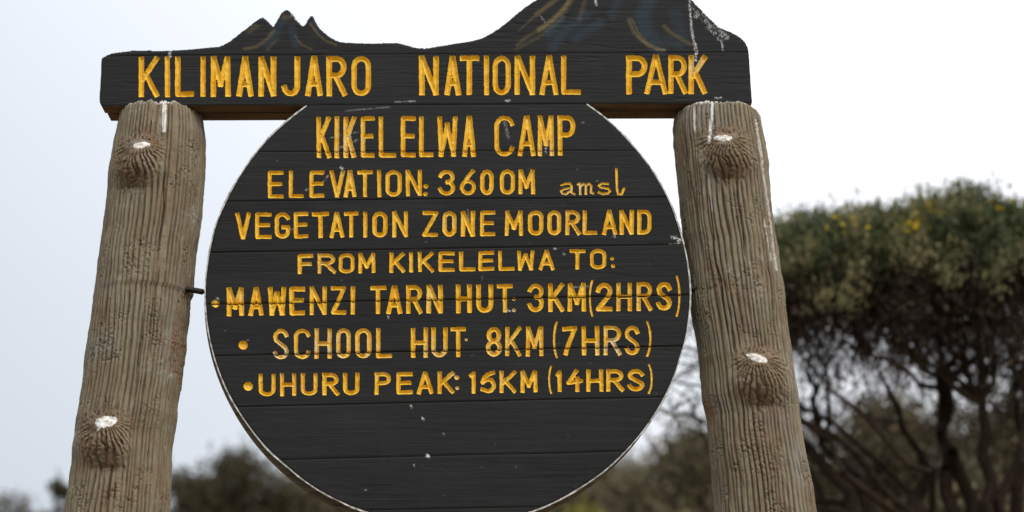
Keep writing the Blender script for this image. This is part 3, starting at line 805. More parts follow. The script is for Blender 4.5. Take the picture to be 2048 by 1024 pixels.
# --- posts
POST = {
 'L': dict(
  l=[(197,246),(224,243),(265,235),(312,226),(370,219),(429,213),(473,208),(495,204),(559,195),(618,188),(667,180.6),(729,172),(773,167.4),(806,162.6),(841,155),(888,151),(935,146.5),(982,139),(1017,133),(1100,124),(1800,55)],
  r=[(197,396),(218,398),(244,405),(280,409),(326,408.5),(385,405),(444,399),(476,394.5),(503,390),(553,386),(588,383),(597,377.5),(635,376),(667,371),(697,371),(738,365),(777,360),(812,354),(835,353),(876,344),(914,341),(973,340),(1017,338),(1100,330),(1800,265)],
  top=198, knots=[(283,290,42,84,26),(212,843,46,92,30)],
  drips=[([(329,200),(328,262)],3.6,1),([(316,205),(342,203)],2.5,.7),([(216,850),(206,866)],1.5,.9),([(352,204),(380,208)],2,.35)],
  stains=[(358,700,26,70,1),(280,270,30,18,.7),(325,375,12,40,.5),(262,780,12,20,.6),(215,905,35,25,.5),(255,985,60,60,.35),(240,330,14,60,.3),(285,345,22,30,.6)], seed=3),
 'R': dict(
  l=[(200,1360),(218,1356),(233,1351),(256,1348),(291,1348),(332,1353),(367,1357),(429,1363),(476,1367.4),(503,1372),(553,1376),(621,1383.5),(662,1391),(703,1397),(747,1401.6),(804,1406),(820,1410),(842,1416),(906,1419),(953,1425),(1016,1430),(1100,1436),(1800,1490)],
  r=[(200,1514),(228,1517),(247,1521),(282,1527),(326,1534),(370,1539),(429,1543),(473,1549),(498,1553.5),(538,1558),(577,1565),(626,1571),(667,1575.5),(714,1583),(763,1590),(820,1596),(874,1602.5),(921,1612),(972,1623),(1016,1628),(1100,1640),(1800,1730)],
  top=201, knots=[(1446,276,48,80,24),(1514,716,46,94,28)],
  drips=[([(1425,206),(1422,245),(1419,286)],3.0,1),([(1389,215),(1390,262)],1.8,.6),([(1511,235),(1540,440),(1552,540)],1.8,.55),([(1400,206),(1440,202)],2.0,.6),([(1480,203),(1500,206)],2.0,.5),([(1530,440),(1541,520)],1.6,.5),([(1419,350),(1424,420)],2,.3)],
  stains=[(1418,815,16,34,1),(1460,252,30,18,.5),(1525,700,40,16,.5),(1450,340,34,30,.4),(1515,790,40,34,.5),(1500,900,50,80,.3),(1430,560,20,90,.3)], seed=11),
}
YP = Y0 + 0.083
def build_post(key, label):
    d = POST[key]; seed = d['seed']
    l = np.array(d['l'], float); r = np.array(d['r'], float)
    r0 = 0.125
    _, ztop = unproj(300 if key == 'L' else 1435, d['top'], YP - r0 + .012)
    ztop = float(ztop)
    zg = float(ground_z(-.9 if key == 'L' else .8, YP)) - .12
    _, zframe = unproj(1024, 1075, YP - r0)
    zs = np.concatenate([np.arange(ztop, zframe, -1.7 * PXM), np.linspace(zframe, zg, 60)[1:]])
    pyc = proj(0.0, YP, zs)[1]
    xl = np.interp(pyc, l[:, 0], l[:, 1]); xr = np.interp(pyc, r[:, 0], r[:, 1])
    XL, _ = unproj(xl, pyc, YP); XR, _ = unproj(xr, pyc, YP)
    xc = (XL + XR) / 2; rad = (XR - XL) / 2 * 1.0
    k = np.ones(5) / 5
    # angles: dense in front
    th = np.concatenate([np.linspace(-100, 100, 251), np.linspace(100, 260, 42)[1:-1]])   # degrees, 0 = towards camera (-Y), + = right
    nt = len(th); nz = len(zs)
    TH, ZZ = np.meshgrid(R_(1) * th, zs, indexing='ij')
    RR = np.repeat(rad[None, :], nt, 0); XC = np.repeat(xc[None, :], nt, 0)
    def pos(rr): return XC + rr * np.sin(TH), YP - rr * np.cos(TH)
    x_, y_ = pos(RR)
    PXi, PYi = proj(x_, y_, ZZ)                   # where each surface point lies as seen from the front, used to place knots and stains
    front = np.cos(TH) > -.1
    rs_c = np.random.RandomState(seed + 100)
    # arc length coordinate in "pixels" (700 px per m)
    U = np.degrees(TH) / 57.3 * 0.13 * 700; Vc = (ztop - ZZ) * 700
    up = np.where(U > 182 * 3, U, U)
    wander = (fbm(U / 60 + 20, Vc / 420, seed, 2) - .5) * 22 + (fbm(U / 30 + 60, Vc / 90, seed + 4, 2) - .5) * 3 + (vnoise(U / 13, U * 0 + 3, seed) - .5) * 9
    def groove_set(q, spacing, seed_, sharp):
        f = (q / spacing); cell = np.floor(f); fr = f - cell
        w = np.abs(fr - .5) * 2                         # 0 mid ridge .. 1 at groove
        return cell, np.clip((w - sharp) / (1 - sharp), 0, 1)
    cell, gv = groove_set(U + wander + 400, 9.6, seed, .50)
    amp = .55 + .9 * vnoise(cell * 7.3 + seed, Vc / 70, seed + 9)
    amp = np.where(vnoise(cell * 3.1 + 5, Vc / 130, seed + 19) > .80, amp * .3, amp)
    cell2, gv2 = groove_set(U + wander * 1.15 + 403.7, 5.1, seed, .55)
    h = -(gv ** 1.0) * 5.6 * amp - gv2 * 1.0 * (vnoise(U / 20, Vc / 60, seed + 3) > .45)
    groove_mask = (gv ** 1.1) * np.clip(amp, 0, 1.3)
    lump = (fbm(U / 40, Vc / 90, seed + 6) - .5) * 4 + (fbm(U / 5, Vc / 26, seed + 8, 3) - .5) * 3.8
    h = h + lump
    for (cu, c0, c1, wd) in [(rs_c.uniform(-95, 95), v0, v0 + rs_c.uniform(90, 260), rs_c.uniform(1.6, 3.0)) for v0 in rs_c.uniform(20, 760, 9)]:
        path = cu + (vnoise(Vc / 60, Vc * 0 + cu, seed) - .5) * 9
        ck = np.clip(1 - np.abs(U - path) / wd, 0, 1) * np.clip((Vc - c0) / 30, 0, 1) * np.clip((c1 - Vc) / 40, 0, 1)
        h = h - ck * 9; groove_mask = np.maximum(groove_mask, ck * 1.3)
    # rough pitted patches
    pit = np.clip(fbm(U / 30 + 8, Vc / 45, seed + 15) - .56, 0, .2) * 5
    h = h - pit * np.clip(fbm(U / 3.2, Vc / 3.2, seed + 16, 2) - .5, 0, 1) * 14
    mk = np.zeros(TH.shape + (3,))
    core_faces = []
    inout = []
    for (kx, ky, kw, kl, ka) in d['knots']:
        dy = PYi - ky
        sk = .16 * math.sin(kx * .37); dx = PXi - kx - sk * np.clip(dy, -10, 200) + (fbm(PXi / 26, PYi / 26, seed + 51) - .5) * 16 * np.clip(dy / 30, 0, 1)
        wl = kw * (1 - .35 * np.clip(dy / kl, 0, 1))
        s = np.hypot(dx / (kw * 1.0), np.where(dy < 0, dy / 22.0, dy / (kl * 1.0)))
        # cone of the stub below the cut, steep slope at the cut itself
        dk = dy - 18; q_ = np.clip(dk / (kl - 18), 0, 1)
        prof = np.where(dk < 0, np.clip(1 + dk / 27.0, 0, 1) * .86, .86 + .14 * np.sin(np.clip(q_ / .5, 0, 1) * np.pi / 2)) * np.clip(1 - q_ ** 1.7, 0, 1) ** .75
        hw_ = kw * (.50 + .42 * np.sin(np.clip(q_ / .55, 0, 1) * np.pi / 2)) * (1 - .35 * np.clip((q_ - .55) / .45, 0, 1))
        lat = np.exp(-(np.abs(dx) / hw_) ** 2.1)
        B = ka * prof * lat * front
        reg = np.clip(1.35 - s, 0, .5) * 2 * front
        phi = np.arctan2(dx, dy + 6)
        rdist = np.hypot(dx, dy + 10)
        ng = phi * 6.2 + (fbm(rdist / 30, phi * 2 + 9, seed + 21) - .5) * .7 + rdist / 80 * np.sign(phi)
        fr = ng - np.floor(ng); w = np.abs(fr - .5) * 2
        rg = np.clip((w - .45) / .4, 0, 1) * np.clip(rdist / 22 - .5, 0, 1)
        rg = rg * np.clip(1.35 - np.abs(phi) / 1.25, 0, 1) * np.clip(.55 + 1.2 * vnoise(phi * 3.7 + 9, rdist / 34, seed + 33), 0, 1.2)
        hr = -rg * 6.5 - np.clip(fbm(dx / 4, dy / 4, seed + 30, 2) - .5, 0, 1) * 8 + (fbm(dx / 11, dy / 11, seed + 35) - .5) * 4
        up_ = (dy < -8)
        hr = np.where(up_, -np.clip(np.sin(dx * .8 + dy * .35) * .5 + (fbm(dx / 3, dy / 5, 5, 2) - .5) * 3, 0, 1) * 4, hr)
        h = h * (1 - reg) + hr * reg + B
        groove_mask = groove_mask * (1 - reg) + np.where(up_, np.clip(-hr / 4, 0, 1) * .6, rg * 1.0) * reg
        mk[..., 1] = np.maximum(mk[..., 1], reg * .42)
        # shade under the tip of the cone, painted into the colour
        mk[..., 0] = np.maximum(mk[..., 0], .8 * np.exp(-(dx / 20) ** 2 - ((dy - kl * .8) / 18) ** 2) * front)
        inout.append((kx, ky, ka))
    # shoulder: rounded top edge, ragged rim
    dtop = Vc
    h = h - np.clip(9 - dtop, 0, 9) ** 2 * .13
    zj = np.where(dtop < 14, (1 - dtop / 14) * ((fbm(np.degrees(TH) / 9 + 50, TH * 0 + seed, seed + 2) - .5) * 14 + np.where((gv > .3), -3, 0)), 0) / 700
    for (P, w, st) in d['drips']:
        P = np.asarray(P, float); dd = line_dist(P, PXi, PYi)
        mk[..., 2] = np.maximum(mk[..., 2], np.clip((w + (fbm(PXi / 4, PYi / 5, 2) - .5) * 3 - dd) / 1.4 + .5, 0, 1) * st * front)
    for (sx_, sy_, rx, ry, st) in d['stains']:
        e = ((PXi - sx_) / rx) ** 2 + ((PYi - sy_) / ry) ** 2
        v = np.clip(1.2 - e, 0, 1) * st * np.clip((fbm(PXi / 9, PYi / 12, seed + 40) - .3) * 3, 0, 1) * front
        mk[..., 1] = np.maximum(mk[..., 1], v)
        h = h - v * np.clip(fbm(PXi / 3.5, PYi / 3.5, 14, 2) - .5, 0, 1) * 9
    mk[..., 2] = np.maximum(mk[..., 2], np.clip(5 - dtop, 0, 3) / 3 * .5 * (vnoise(np.degrees(TH) / 6, TH * 0 + 2, seed) > .4))
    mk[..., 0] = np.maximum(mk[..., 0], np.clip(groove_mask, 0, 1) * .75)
    RR2 = RR + h / 700 + .002
    x_, y_ = pos(RR2)
    z_ = ZZ + zj
    V = np.stack([x_, y_, z_], -1)
    # cut faces: painted white on the upward slope
    idx = np.arange(nt * nz).reshape(nt, nz)
    idn = np.roll(idx, -1, axis=0)
    Q = np.stack([idx[:, :-1], idx[:, 1:], idn[:, 1:], idn[:, :-1]], -1)
    Vf = V.reshape(-1, 3)
    IX, IY = proj(V[..., 0], V[..., 1], V[..., 2])
    ctrX, ctrY = IX[:-1, :-1], IY[:-1, :-1]
    taken = np.zeros((nt, nz - 1), bool)
    cuts = []
    for n_, (kx, ky, ka) in enumerate(inout):
        tilt = (-.10, -.16, 0.0, .28)[n_ + (0 if key == 'L' else 2)]
        ex = IX - kx; ey = IY - (ky + tilt * ex)
        rx, ry = ((18, 6.5), (23, 12), (20, 6.5), (22, 8.5))[n_ + (0 if key == 'L' else 2)]
        # where the slope of this knot really sits in view
        e = (ex / rx) ** 2 + ((ey) / ry) ** 2 + (fbm(IX / 5, IY / 5, 77) - .5) * .5
        # a paler core where the pith shows
        cutm = (e < 1) & front
        cm = cutm[:, :-1] & cutm[:, 1:] & np.roll(cutm, -1, 0)[:, :-1]
        co = np.exp(-((ex - 2) / 4.5) ** 2 - ((ey) / 2.8) ** 2) * (1 if (n_ == 1) else .5)
        cuts.append((cm, co)); taken |= cm
    F = Q[~taken]
    # caps
    ctr_top = np.array([[xc[0], YP, ztop - .004]]); nV = len(Vf)
    ring = idx[:, 0]
    V2 = np.concatenate([Vf, ctr_top])
    tri = np.stack([ring, np.roll(ring, -1), np.full(nt, nV), np.full(nt, nV)], -1)
    used_mk = np.concatenate([mk.reshape(-1, 3), [[.3, 0, .3]]])
    me_faces = F.tolist() + [[int(a), int(b), nV] for a, b in zip(ring, np.roll(ring, -1))]
    # quads + triangles: build with numpy quads and a separate tiny cap mesh joined via from_pydata is slow, so cap is quads with a doubled centre ring
    mid = (V[:, 0, :] * .5 + ctr_top * .5); mid[:, 2] -= .002
    inner = (V[:, 0, :] * .08 + ctr_top * .92); inner[:, 2] -= .006
    V2 = np.concatenate([Vf, mid, inner])
    m0 = nV + np.arange(nt); i0 = nV + nt + np.arange(nt)
    cap1 = np.stack([ring, np.roll(ring, -1), np.roll(m0, -1), m0], -1)
    cap2 = np.stack([m0, np.roll(m0, -1), np.roll(i0, -1), i0], -1)
    Fall = np.concatenate([F, cap1, cap2])
    mkall = np.concatenate([mk.reshape(-1, 3), np.tile([[.3, .1, .3]], (2 * nt, 1))])
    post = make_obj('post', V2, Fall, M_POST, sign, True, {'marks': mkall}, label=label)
    for cm, co in cuts:
        F = Q[cm]
        if len(F) == 0: print('no cut'); continue
        used = np.unique(F); remap = np.full(nV, -1); remap[used] = np.arange(len(used))
        make_obj('painted_cut_end', Vf[used], remap[F], M_CUT, post, True, {'core': co.ravel()[used]})
build_post('L', 'left post with a single white drip below its top')
build_post('R', 'right post with a white streak running into its upper knot')

# --- iron rod between the left post and the round board
def tube(P0, P1, r0, r1, n=16, caps=True):
    P0 = np.array(P0, float); P1 = np.array(P1, float); d = P1 - P0; d /= np.linalg.norm(d)
    a = np.cross(d, [0, 0, 1.0]) if abs(d[2]) < .9 else np.cross(d, [1.0, 0, 0]); a /= np.linalg.norm(a); b = np.cross(d, a)
    t = np.linspace(0, 2 * np.pi, n, endpoint=False)
    c, s = np.cos(t)[:, None], np.sin(t)[:, None]
    V = np.concatenate([P0 + (a * c + b * s) * r0, P1 + (a * c + b * s) * r1])
    F = [[i, (i + 1) % n, n + (i + 1) % n, n + i] for i in range(n)]
    if caps: F += [list(range(n))[::-1], list(range(n, 2 * n))]
    return V, F
xa, za = unproj(372, 577, Y0 + .03); xb, zb = unproj(405.5, 583, Y0 + .03)
V, F = tube((xa, Y0 + .034, za), (xb, Y0 + .034, zb), .0085, .0085)
make_obj('iron_rod', V, F, M_IRON, sign, False)
xa, za = unproj(405, 582.8, Y0 + .03); xb, zb = unproj(412, 584, Y0 + .03)
V, F = tube((xa, Y0 + .034, za), (xb + .05, Y0 + .034, zb), .0055, .0055)
make_obj('iron_rod', V, F, M_IRON, sign, False)
# far rod: the round board is pinned to the right post the same way
xa, za = unproj(1360, 575, Y0 + .03); xb, zb = unproj(1400, 577, Y0 + .03)
V, F = tube((xa, Y0 + .034, za), (xb, Y0 + .034, zb), .0085, .0085)
make_obj('iron_rod', V, F, M_IRON, sign, False)

# ---------------------------------------------------------------- vegetation
def tubes_mesh(segs, n=5):
    """segs: (p0, p1, r0, r1) arrays -> joined tapered tubes"""
    S = len(segs)
    P0 = np.array([s[0] for s in segs]); P1 = np.array([s[1] for s in segs]); R0 = np.array([s[2] for s in segs]); R1 = np.array([s[3] for s in segs])
    d = P1 - P0; d /= np.linalg.norm(d, axis=1)[:, None] + 1e-9
    ref = np.where(np.abs(d[:, 2:3]) < .9, np.array([[0, 0, 1.0]]), np.array([[1.0, 0, 0]]))
    a = np.cross(d, ref); a /= np.linalg.norm(a, axis=1)[:, None] + 1e-9; b = np.cross(d, a)
    t = np.linspace(0, 2 * np.pi, n, endpoint=False)
    off = a[:, None, :] * np.cos(t)[None, :, None] + b[:, None, :] * np.sin(t)[None, :, None]
    A = P0[:, None] + off * R0[:, None, None]; B = P1[:, None] + off * R1[:, None, None]
    V = np.concatenate([A, B], 1).reshape(-1, 3)
    i = np.arange(n); j = (i + 1) % n
    F = np.stack([i, j, n + j, n + i], -1)[None] + (np.arange(S) * 2 * n)[:, None, None]
    return V, F.reshape(-1, 4)
def blades(P, D, L, Wd, rs):
    """narrow leaf quads at P pointing along D"""
    n = len(P)
    D = D / (np.linalg.norm(D, axis=1)[:, None] + 1e-9)
    r = rs.randn(n, 3); s = np.cross(D, r); s /= np.linalg.norm(s, axis=1)[:, None] + 1e-9
    L = L[:, None]; Wd = Wd[:, None]
    V = np.stack([P, P + D * L * .45 + s * Wd, P + D * L, P + D * L * .45 - s * Wd], 1).reshape(-1, 3)
    F = np.arange(n * 4).reshape(n, 4)
    return V, F
def grow(rs, base, dirs, length, r, depth, zmax_f, kids=(2, 3), spread=.55, up=.25, shrink=.74, wig=.18):
    segs = []; tips = []
    stack = [(np.array(base, float) + rs.randn(3) * [.06, .06, 0], np.array(d, float), length * rs.uniform(.85, 1.15), r * rs.uniform(.75, 1.1), 0) for d in dirs]
    while stack:
        p, d, L, rr, k = stack.pop()
        d = d / np.linalg.norm(d)
        nseg = 3 if k < 3 else 2
        q = p; rc = rr
        for i in range(nseg):
            d2 = d + rs.randn(3) * wig; d2[2] += .04; d2 /= np.linalg.norm(d2)
            q2 = q + d2 * L / nseg; rn = rc * (.88 if i < nseg - 1 else .8)
            zm = zmax_f(q2)
            if q2[2] > zm: q2[2] = zm - rs.rand() * .05
            segs.append((q, q2, rc, rn)); q = q2; rc = rn; d = d2 * .7 + d * .3
            if k >= depth - 2: tips.append((q, d, k))
        if k < depth:
            nk = rs.randint(kids[0], kids[1] + 1)
            for _ in range(nk):
                nd = d + rs.randn(3) * spread; nd[2] = nd[2] + up
                stack.append((q, nd, L * shrink * rs.uniform(.8, 1.2), rc * (.72 if _ else .85), k + 1))
    return segs, tips

def curved(rs, a, b, r0, r1, n=5, sag=.10):
    """tapered limb from a to b that leaves upright-ish and bends outwards"""
    a = np.array(a); b = np.array(b); L = np.linalg.norm(b - a)
    m1 = a + (b - a) * .5 + np.array([0, 0, -sag * L]) * rs.uniform(-.5, 1.5) + rs.randn(3) * .13 * L
    out = []; p = a
    for i in range(1, n + 1):
        t = i / n; q = a * (1 - t) ** 2 + m1 * 2 * t * (1 - t) + b * t * t + (rs.randn(3) * .028 * L if i < n else 0)
        out.append((p, q, r0 + (r1 - r0) * (i - 1) / n, r0 + (r1 - r0) * t)); p = q
    return out
def heather_tree(loc, label, seed=5, group=None):
    rs = np.random.RandomState(seed)
    x0, y0 = loc; z0 = float(ground_z(x0, y0)) - .05
    t = empty('heather_tree', (x0, y0, z0), label, 'tree', group)
    ztop = TREE_TOP; RX, RYd = 1.30, .56
    def bumps(q):
        rr = math.hypot((q[0] - x0) / RX, (q[1] - y0) / RYd)
        return ztop + (float(vnoise(q[0] * 2.1 + 30, q[1] * 2.1 + 30, seed)) - .5) * .15 - max(0, rr - .72) ** 2 * 1.6
    def disk(n, k=1.0):
        a = rs.rand(n) * 2 * np.pi; r = np.sqrt(rs.rand(n)) * k
        return x0 + np.cos(a) * r * RX, y0 + np.sin(a) * r * RYd, r
    H = ztop - z0
    segs = []
    L0 = [np.array([x0 + dx, y0 + dy, z0 + 1.40 + dz]) for dx, dy, dz in ((-.12, .05, .1), (.10, -.05, .2), (.22, .12, 0), (-.02, -.12, .3))]
    for p in L0: segs += curved(rs, (x0 + (p[0] - x0) * .5, y0 + (p[1] - y0) * .5, z0), p, .085, .062, 7, .02)
    def level(n, k, zlo, zhi, parents, r0, r1, nseg, sag, wr=1.2, pw=0.0):
        X, Y, r = disk(n, k); out = []
        PP = np.array(parents)
        for x, y, q in zip(X, Y, r):
            zt = bumps((x, y)); z = zt - rs.uniform(zlo, zhi) - pw * (1 - q) * 0 
            c = np.array([x, y, z])
            d = np.hypot(PP[:, 0] - x, PP[:, 1] - y) * wr + np.abs(PP[:, 2] - z) * .3
            # prefer parents that lie nearer the trunk
            d += np.maximum(0, np.hypot(PP[:, 0] - x0, PP[:, 1] - y0) - np.hypot(x - x0, y - y0)) * 1.0
            p = PP[np.argmin(d + rs.rand(len(PP)) * .05)]
            segs.extend(curved(rs, p, c, r0 * rs.uniform(.8, 1.15), r1, nseg, sag)); out.append(c)
        return out
    L1 = level(9, .85, .80, 1.30, L0, .055, .028, 9, .14)
    L2 = level(34, .97, .40, .78, L1, .020, .010, 7, .12)
    L3 = level(300, 1.0, .16, .66, L2, .0072, .0036, 6, .12)
    # long bare limbs that reach out to the left, below the crown
    side = []
    for (px, py, dy) in ((1352, 690, -.1), (1338, 762, .15), (1372, 640, .3), (1378, 800, -.3), (1405, 720, .1), (1440, 610, 0), (1345, 830, .2), (1470, 560, .2)):
        X, Z = unproj(px, py, y0 + dy); e = np.array([float(X), y0 + dy, float(Z)])
        segs += curved(rs, L0[rs.randint(4)], e, .026, .007, 9, .10)
        for seg in segs[-5:]:
            for _ in range(4):
                f = seg[1] + rs.randn(3) * [.16, .12, .12] + [-.05, 0, .06]
                side += curved(rs, seg[1], f, .006, .0025, 4, .05)
                for _ in range(2):
                    side += curved(rs, f, f + rs.randn(3) * [.09, .08, .07] + [-.02, 0, .04], .003, .0018, 3, .05)
    L4 = level(2300, 1.03, .0, .48, L3, .0042, .0022, 3, .06, 1.6)
    L5 = level(760, 1.05, .36, .92, L2 + L3, .0045, .0022, 5, .08, 1.3)
    L6 = level(1200, 1.05, .34, .86, L5 + L3, .003, .0016, 3, .08, 1.6)
    big = [s_ for s_ in segs if s_[2] > .0075]; small = [s_ for s_ in segs if s_[2] <= .0075]
    # loose thin twigs hanging between the limbs
    small += side
    for c in L2 + L3[:220] + L1:
        for _ in range(4):
            e = c + rs.randn(3) * [.13, .13, .10]; m1 = (c + e) / 2 + rs.randn(3) * .02
            small += [(c, m1, .0035, .0028), (m1, e, .0028, .0018)]
    V, F = tubes_mesh(big, 6); make_obj('trunk', V, F, M_BARK, t)
    V, F = tubes_mesh(small, 3)
    make_obj('twigs', V, F, M_BARK, t, kind='stuff')
    P = np.array(L4 + L3); D = np.concatenate([rs.randn(len(P), 2) * .4, np.ones((len(P), 1))], 1)
    top = np.array([bumps(p) for p in P])
    dz = top - P[:, 2]
    # green brushes at the top, brown dead brushes below
    gi = np.where(dz < rs.uniform(.0, .42, len(P)))[0]
    rep = max(1, int(125000 / max(len(gi), 1)))
    G0 = np.repeat(P[gi], rep, 0); n = len(G0)
    Gd = np.repeat(D[gi], rep, 0)
    off = rs.randn(n, 3) * [.05, .05, .045]
    up = rs.rand(n) ** 2 * .07
    G0 = G0 + off; G0[:, 2] += up
    Gd = rs.randn(n, 3) * .45 + Gd * .3; Gd[:, 2] += 1.0
    tint = np.clip(fbm(G0[:, 0] * 9, G0[:, 1] * 5 + G0[:, 2] * 9, 3) * 2.0 - .45 + np.repeat(rs.randn(len(gi)) * .22, rep, 0) + rs.randn(n) * .10, 0, 1)
    V, F = blades(G0, Gd, rs.uniform(.022, .055, n), rs.uniform(.0035, .0075, n), rs)
    make_obj('crown', V, F, M_LEAF, t, False, {'tint': np.repeat(tint, 4)}, kind='stuff')
    bi = np.where((dz > .12) & (dz < rs.uniform(.16, .60, len(P))) & (fbm(P[:, 0] * 5.5, P[:, 2] * 5.5, 77, 2) > .47))[0]
    rep = max(1, int(26000 / max(len(bi), 1)))
    low_ = np.array(L5 + L6); low_ = low_[fbm(low_[:, 0] * 4, low_[:, 2] * 4, 13, 2) > .46]
    PB = np.concatenate([P[bi]] + [low_]); rep = max(1, int(32000 / len(PB))); bi = np.arange(len(PB))
    B0 = np.repeat(PB, rep, 0) + rs.randn(len(bi) * rep, 3) * .065; n = len(B0)
    Bd = rs.randn(n, 3); Bd[:, 2] += .5
    V, F = blades(B0, Bd, rs.uniform(.025, .06, n), rs.uniform(.003, .007, n), rs)
    make_obj('dead_foliage', V, F, M_DRY, t, False, {'tint': np.repeat(rs.rand(n), 4)}, kind='stuff')
    # sprigs standing out of the top
    sp = []; SP = []; SD = []
    cand = gi[np.argsort(dz[gi] + (P[gi][:, 1] > y0 + .2) * .1)][:1300]
    for i in rs.choice(cand, 520):
        p = P[i] + rs.randn(3) * [.02, .04, .02]; h = rs.uniform(.06, .19) * (1.5 if rs.rand() < .05 else 1)
        q = p + np.array([rs.randn() * .045, rs.randn() * .04 - .02, h]); sp.append((p, q, .003, .0015))
        for f in np.linspace(.1, 1.0, 16):
            for _ in range(3):
                SP.append(p + (q - p) * f); v = rs.randn(3); v[2] = abs(v[2]) + .9; SD.append(v)
    V, F = tubes_mesh(sp, 3); make_obj('sprig_stems', V, F, M_BARK, t, kind='stuff')
    SP = np.array(SP); SD = np.array(SD); n = len(SP)
    V, F = blades(SP, SD, rs.uniform(.02, .042, n), rs.uniform(.003, .006, n), rs)
    st_ = np.repeat(rs.rand(n // 48), 48)
    make_obj('sprigs', V, F, M_LEAF, t, False, {'tint': np.repeat(np.clip(st_ * .75 + rs.rand(n) * .3, 0, 1), 4)}, kind='stuff')
    # yellow flowers in a few clusters near the top
    fl = []
    for (fx, fy) in ((1795, 385), (1812, 425), (1808, 440), (1735, 395), (1765, 400), (1862, 400), (1812, 402), (2010, 400), (1690, 402), (1890, 395)):
        X, Z = unproj(fx, fy, y0 - .6)
        c = np.array([X, y0 - .6, Z])
        j = np.argmin((P[:, 1] > y0 - .38) * 5 + np.abs(P[:, 0] - c[0]) + np.abs(P[:, 2] - c[2]) * 1.5 + np.abs(P[:, 1] - c[1]) * .3)
        m_ = rs.randint(5, 18)
        fl.append(P[j] + rs.randn(m_, 3) * [.04, .03, .03] + [0, -.12, -.03])
    Fp = np.concatenate(fl); n = len(Fp)
    V, F = blades(Fp, rs.randn(n, 3) + [0, 0, .8], rs.uniform(.02, .035, n), rs.uniform(.008, .012, n), rs)
    make_obj('flowers', V, F, M_FLOW, t, False, {'tint': np.repeat(rs.rand(n), 4)}, kind='stuff')
    return t

def shrub(name, px, pytop, Y, width, height, mat, label, seed, leaf=.05, nleaf=9000, group=None, lean=0.0, open_=.35, cat='shrub', lobes=26, dry=None):
    """bush standing on the ground at distance Y whose top shows at photo height pytop"""
    rs = np.random.RandomState(seed)
    X, Z = unproj(px, pytop, Y); X = float(X); Z = float(Z)
    gz = float(ground_z(X, Y)) - .05
    H = (Z - gz) * 1.02 if height is None else height
    open_ *= .6; lobes = int(lobes * 1.5); nleaf = int(nleaf * 1.5)
    t = empty(name, (X, Y, gz), label, cat, group)
    C = []; segs = []
    for k in range(lobes):
        a = rs.rand() * 2 * math.pi; rr = math.sqrt(rs.rand()) * width * .5
        hx = math.cos(a) * rr; hy = math.sin(a) * rr * .8
        env = 1 - (rr / (width * .62)) ** 2 * .55
        zz = H * env * rs.uniform(.35, .85) if k > lobes * .35 else H * env * rs.uniform(.80, .97)
        c = np.array([X + hx + lean * zz, Y + hy, gz + zz]); s = rs.uniform(.55, 1.15) * min(width, H) * .24
        C.append((c, s))
        b = np.array([X + rs.randn() * .08, Y + rs.randn() * .08, gz])
        m1 = b + (c - b) * .5 + rs.randn(3) * .12 * [1, 1, .4] * H * .3
        r = .012 * H + .006
        segs += [(b, m1, r, r * .7), (m1, c, r * .7, r * .35)]
        for _ in range(5):
            e = c + rs.randn(3) * s * .8; segs.append((c, e, r * .3, r * .1))
    V, F = tubes_mesh(segs, 5); make_obj('stems', V, F, M_BARK, t)
    nleaf = int(nleaf * 1.7); per = nleaf // lobes; Ps = []; Ts = []
    for (c, s) in C:
        v = rs.randn(per, 3); v /= np.linalg.norm(v, axis=1)[:, None]
        rad = s * rs.uniform(.25, 1.15, per) ** .7
        Ps.append(c + v * rad[:, None] * [1.15, 1.0, .85]); Ts.append(np.full(per, rs.uniform(-.2, .25)))
    P = np.concatenate(Ps); T = np.concatenate(Ts); n = len(P)
    keep = fbm(P[:, 0] * 3.1 / max(H, 1) * 2, (P[:, 2] + P[:, 1] * .6) * 3.1 / max(H, 1) * 2, seed, 2) > open_
    keep &= P[:, 2] > gz + .02
    P = P[keep]; T = T[keep]; n = len(P)
    D = rs.randn(n, 3) * .8; D[:, 2] += .8
    tint = np.clip(.42 + T + rs.randn(n) * .2, 0, 1)
    V, F = blades(P, D, rs.uniform(.6, 1.4, n) * leaf, rs.uniform(.10, .24, n) * leaf * 1.6, rs)
    make_obj('crown', V, F, mat, t, False, {'tint': np.repeat(tint, 4)}, kind='stuff')
    # sprigs that break the outline
    sp = []; SP = []; SD = []
    for (c, s) in C:
        for _ in range(4):
            p = c + rs.randn(3) * s * .5; q = p + np.array([rs.randn() * .3, rs.randn() * .3, 1.0]) * s * rs.uniform(.7, 1.3)
            sp.append((p, q, .006, .002))
            for f in np.linspace(.3, 1, 9):
                SP.append(p + (q - p) * f); v = rs.randn(3); v[2] += .8; SD.append(v)
    SP = np.array(SP); SD = np.array(SD); n = len(SP)
    V, F = blades(SP, SD, rs.uniform(.5, 1.1, n) * leaf, rs.uniform(.1, .2, n) * leaf * 1.4, rs)
    make_obj('sprigs', V, F, mat, t, False, {'tint': np.repeat(np.clip(.45 + rs.randn(n) * .2, 0, 1), 4)}, kind='stuff')
    return t

# big heather tree to the right of the sign
TY = 11.0
TX, _ = unproj(1860, 400, TY); _, tz = unproj(1860, 420, TY - .42); TREE_TOP = float(tz)
heather_tree((float(TX), TY), 'large flat topped heather tree with dark twiggy crown and green top behind the right post')

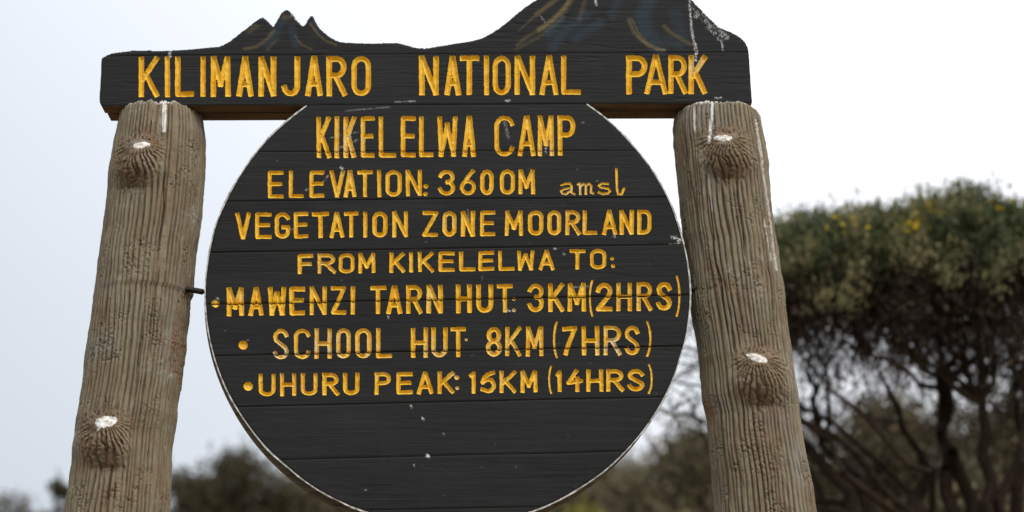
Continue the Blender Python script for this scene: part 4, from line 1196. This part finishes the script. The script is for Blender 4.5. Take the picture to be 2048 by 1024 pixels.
# shrubs around and behind it: (px of centre, py of top, distance, width, leaf, mat, label, ...)
shrub('shrub', 1700, 770, 17, 1.6, None, M_DARKL, 'dark green shrub behind the heather tree, next to the right post', 21, .05, 9000, open_=.25)
shrub('shrub', 1890, 760, 19, 2.2, None, M_DARKL, 'wide dark shrub seen through the stems of the heather tree', 22, .06, 12000, open_=.2)
shrub('shrub', 2060, 730, 18, 1.9, None, M_DARKL, 'dark shrub at the right edge under the heather tree crown', 23, .06, 9000, open_=.2)
shrub('shrub', 1790, 850, 14.5, 1.5, None, M_DARKL, 'low olive shrub at the foot of the heather tree', 24, .045, 8000, open_=.2)
shrub('shrub', 1960, 880, 14, 1.5, None, M_OLIVE, 'low brownish shrub right of the heather tree stems', 25, .045, 8000, open_=.2)
# middle right, between the round board and the right post
shrub('shrub', 1375, 842, 24, 2.4, None, M_OLIVE, 'tall olive brown shrub between the round board and the right post', 31, .07, 12000, open_=.2)
shrub('shrub', 1250, 880, 26, 2.6, None, M_OLIVE, 'olive brown shrub below the right side of the round board', 32, .07, 12000, open_=.2)
shrub('shrub', 1480, 840, 26, 2.4, None, M_DARKL, 'dark olive shrub hidden mostly behind the right post', 33, .07, 9000, open_=.2)
shrub('shrub', 1185, 985, 20, .8, None, M_LIME, 'yellow green bush at the bottom edge below the round board', 34, .05, 5000, open_=.1)
shrub('shrub', 1120, 930, 30, 2.6, None, M_DARKL, 'dark shrub behind the bottom of the round board', 35, .08, 8000, open_=.2)
# left
shrub('shrub', 470, 885, 25, 2.0, None, M_DARKL, 'dark rounded shrub with the highest top left of the round board', 41, .065, 12000, open_=.28)
shrub('shrub', 385, 925, 25, 1.6, None, M_DARKL, 'dark shrub just right of the left post', 42, .065, 9000, open_=.3)
shrub('shrub', 600, 925, 27, 2.4, None, M_OLIVE, 'brown olive shrub behind the lower left edge of the round board', 43, .07, 9000, open_=.2)
shrub('shrub', 740, 960, 30, 3.0, None, M_OLIVE, 'olive shrub hidden behind the bottom of the round board', 44, .08, 8000, open_=.2)
shrub('shrub', 30, 985, 30, 1.3, None, M_DARKL, 'small dark shrub at the lower left corner', 45, .07, 6000, open_=.3)
shrub('shrub', 118, 955, 28, .8, None, M_DARKL, 'narrow spiky shrub beside the foot of the left post', 46, .06, 4000, open_=.3)
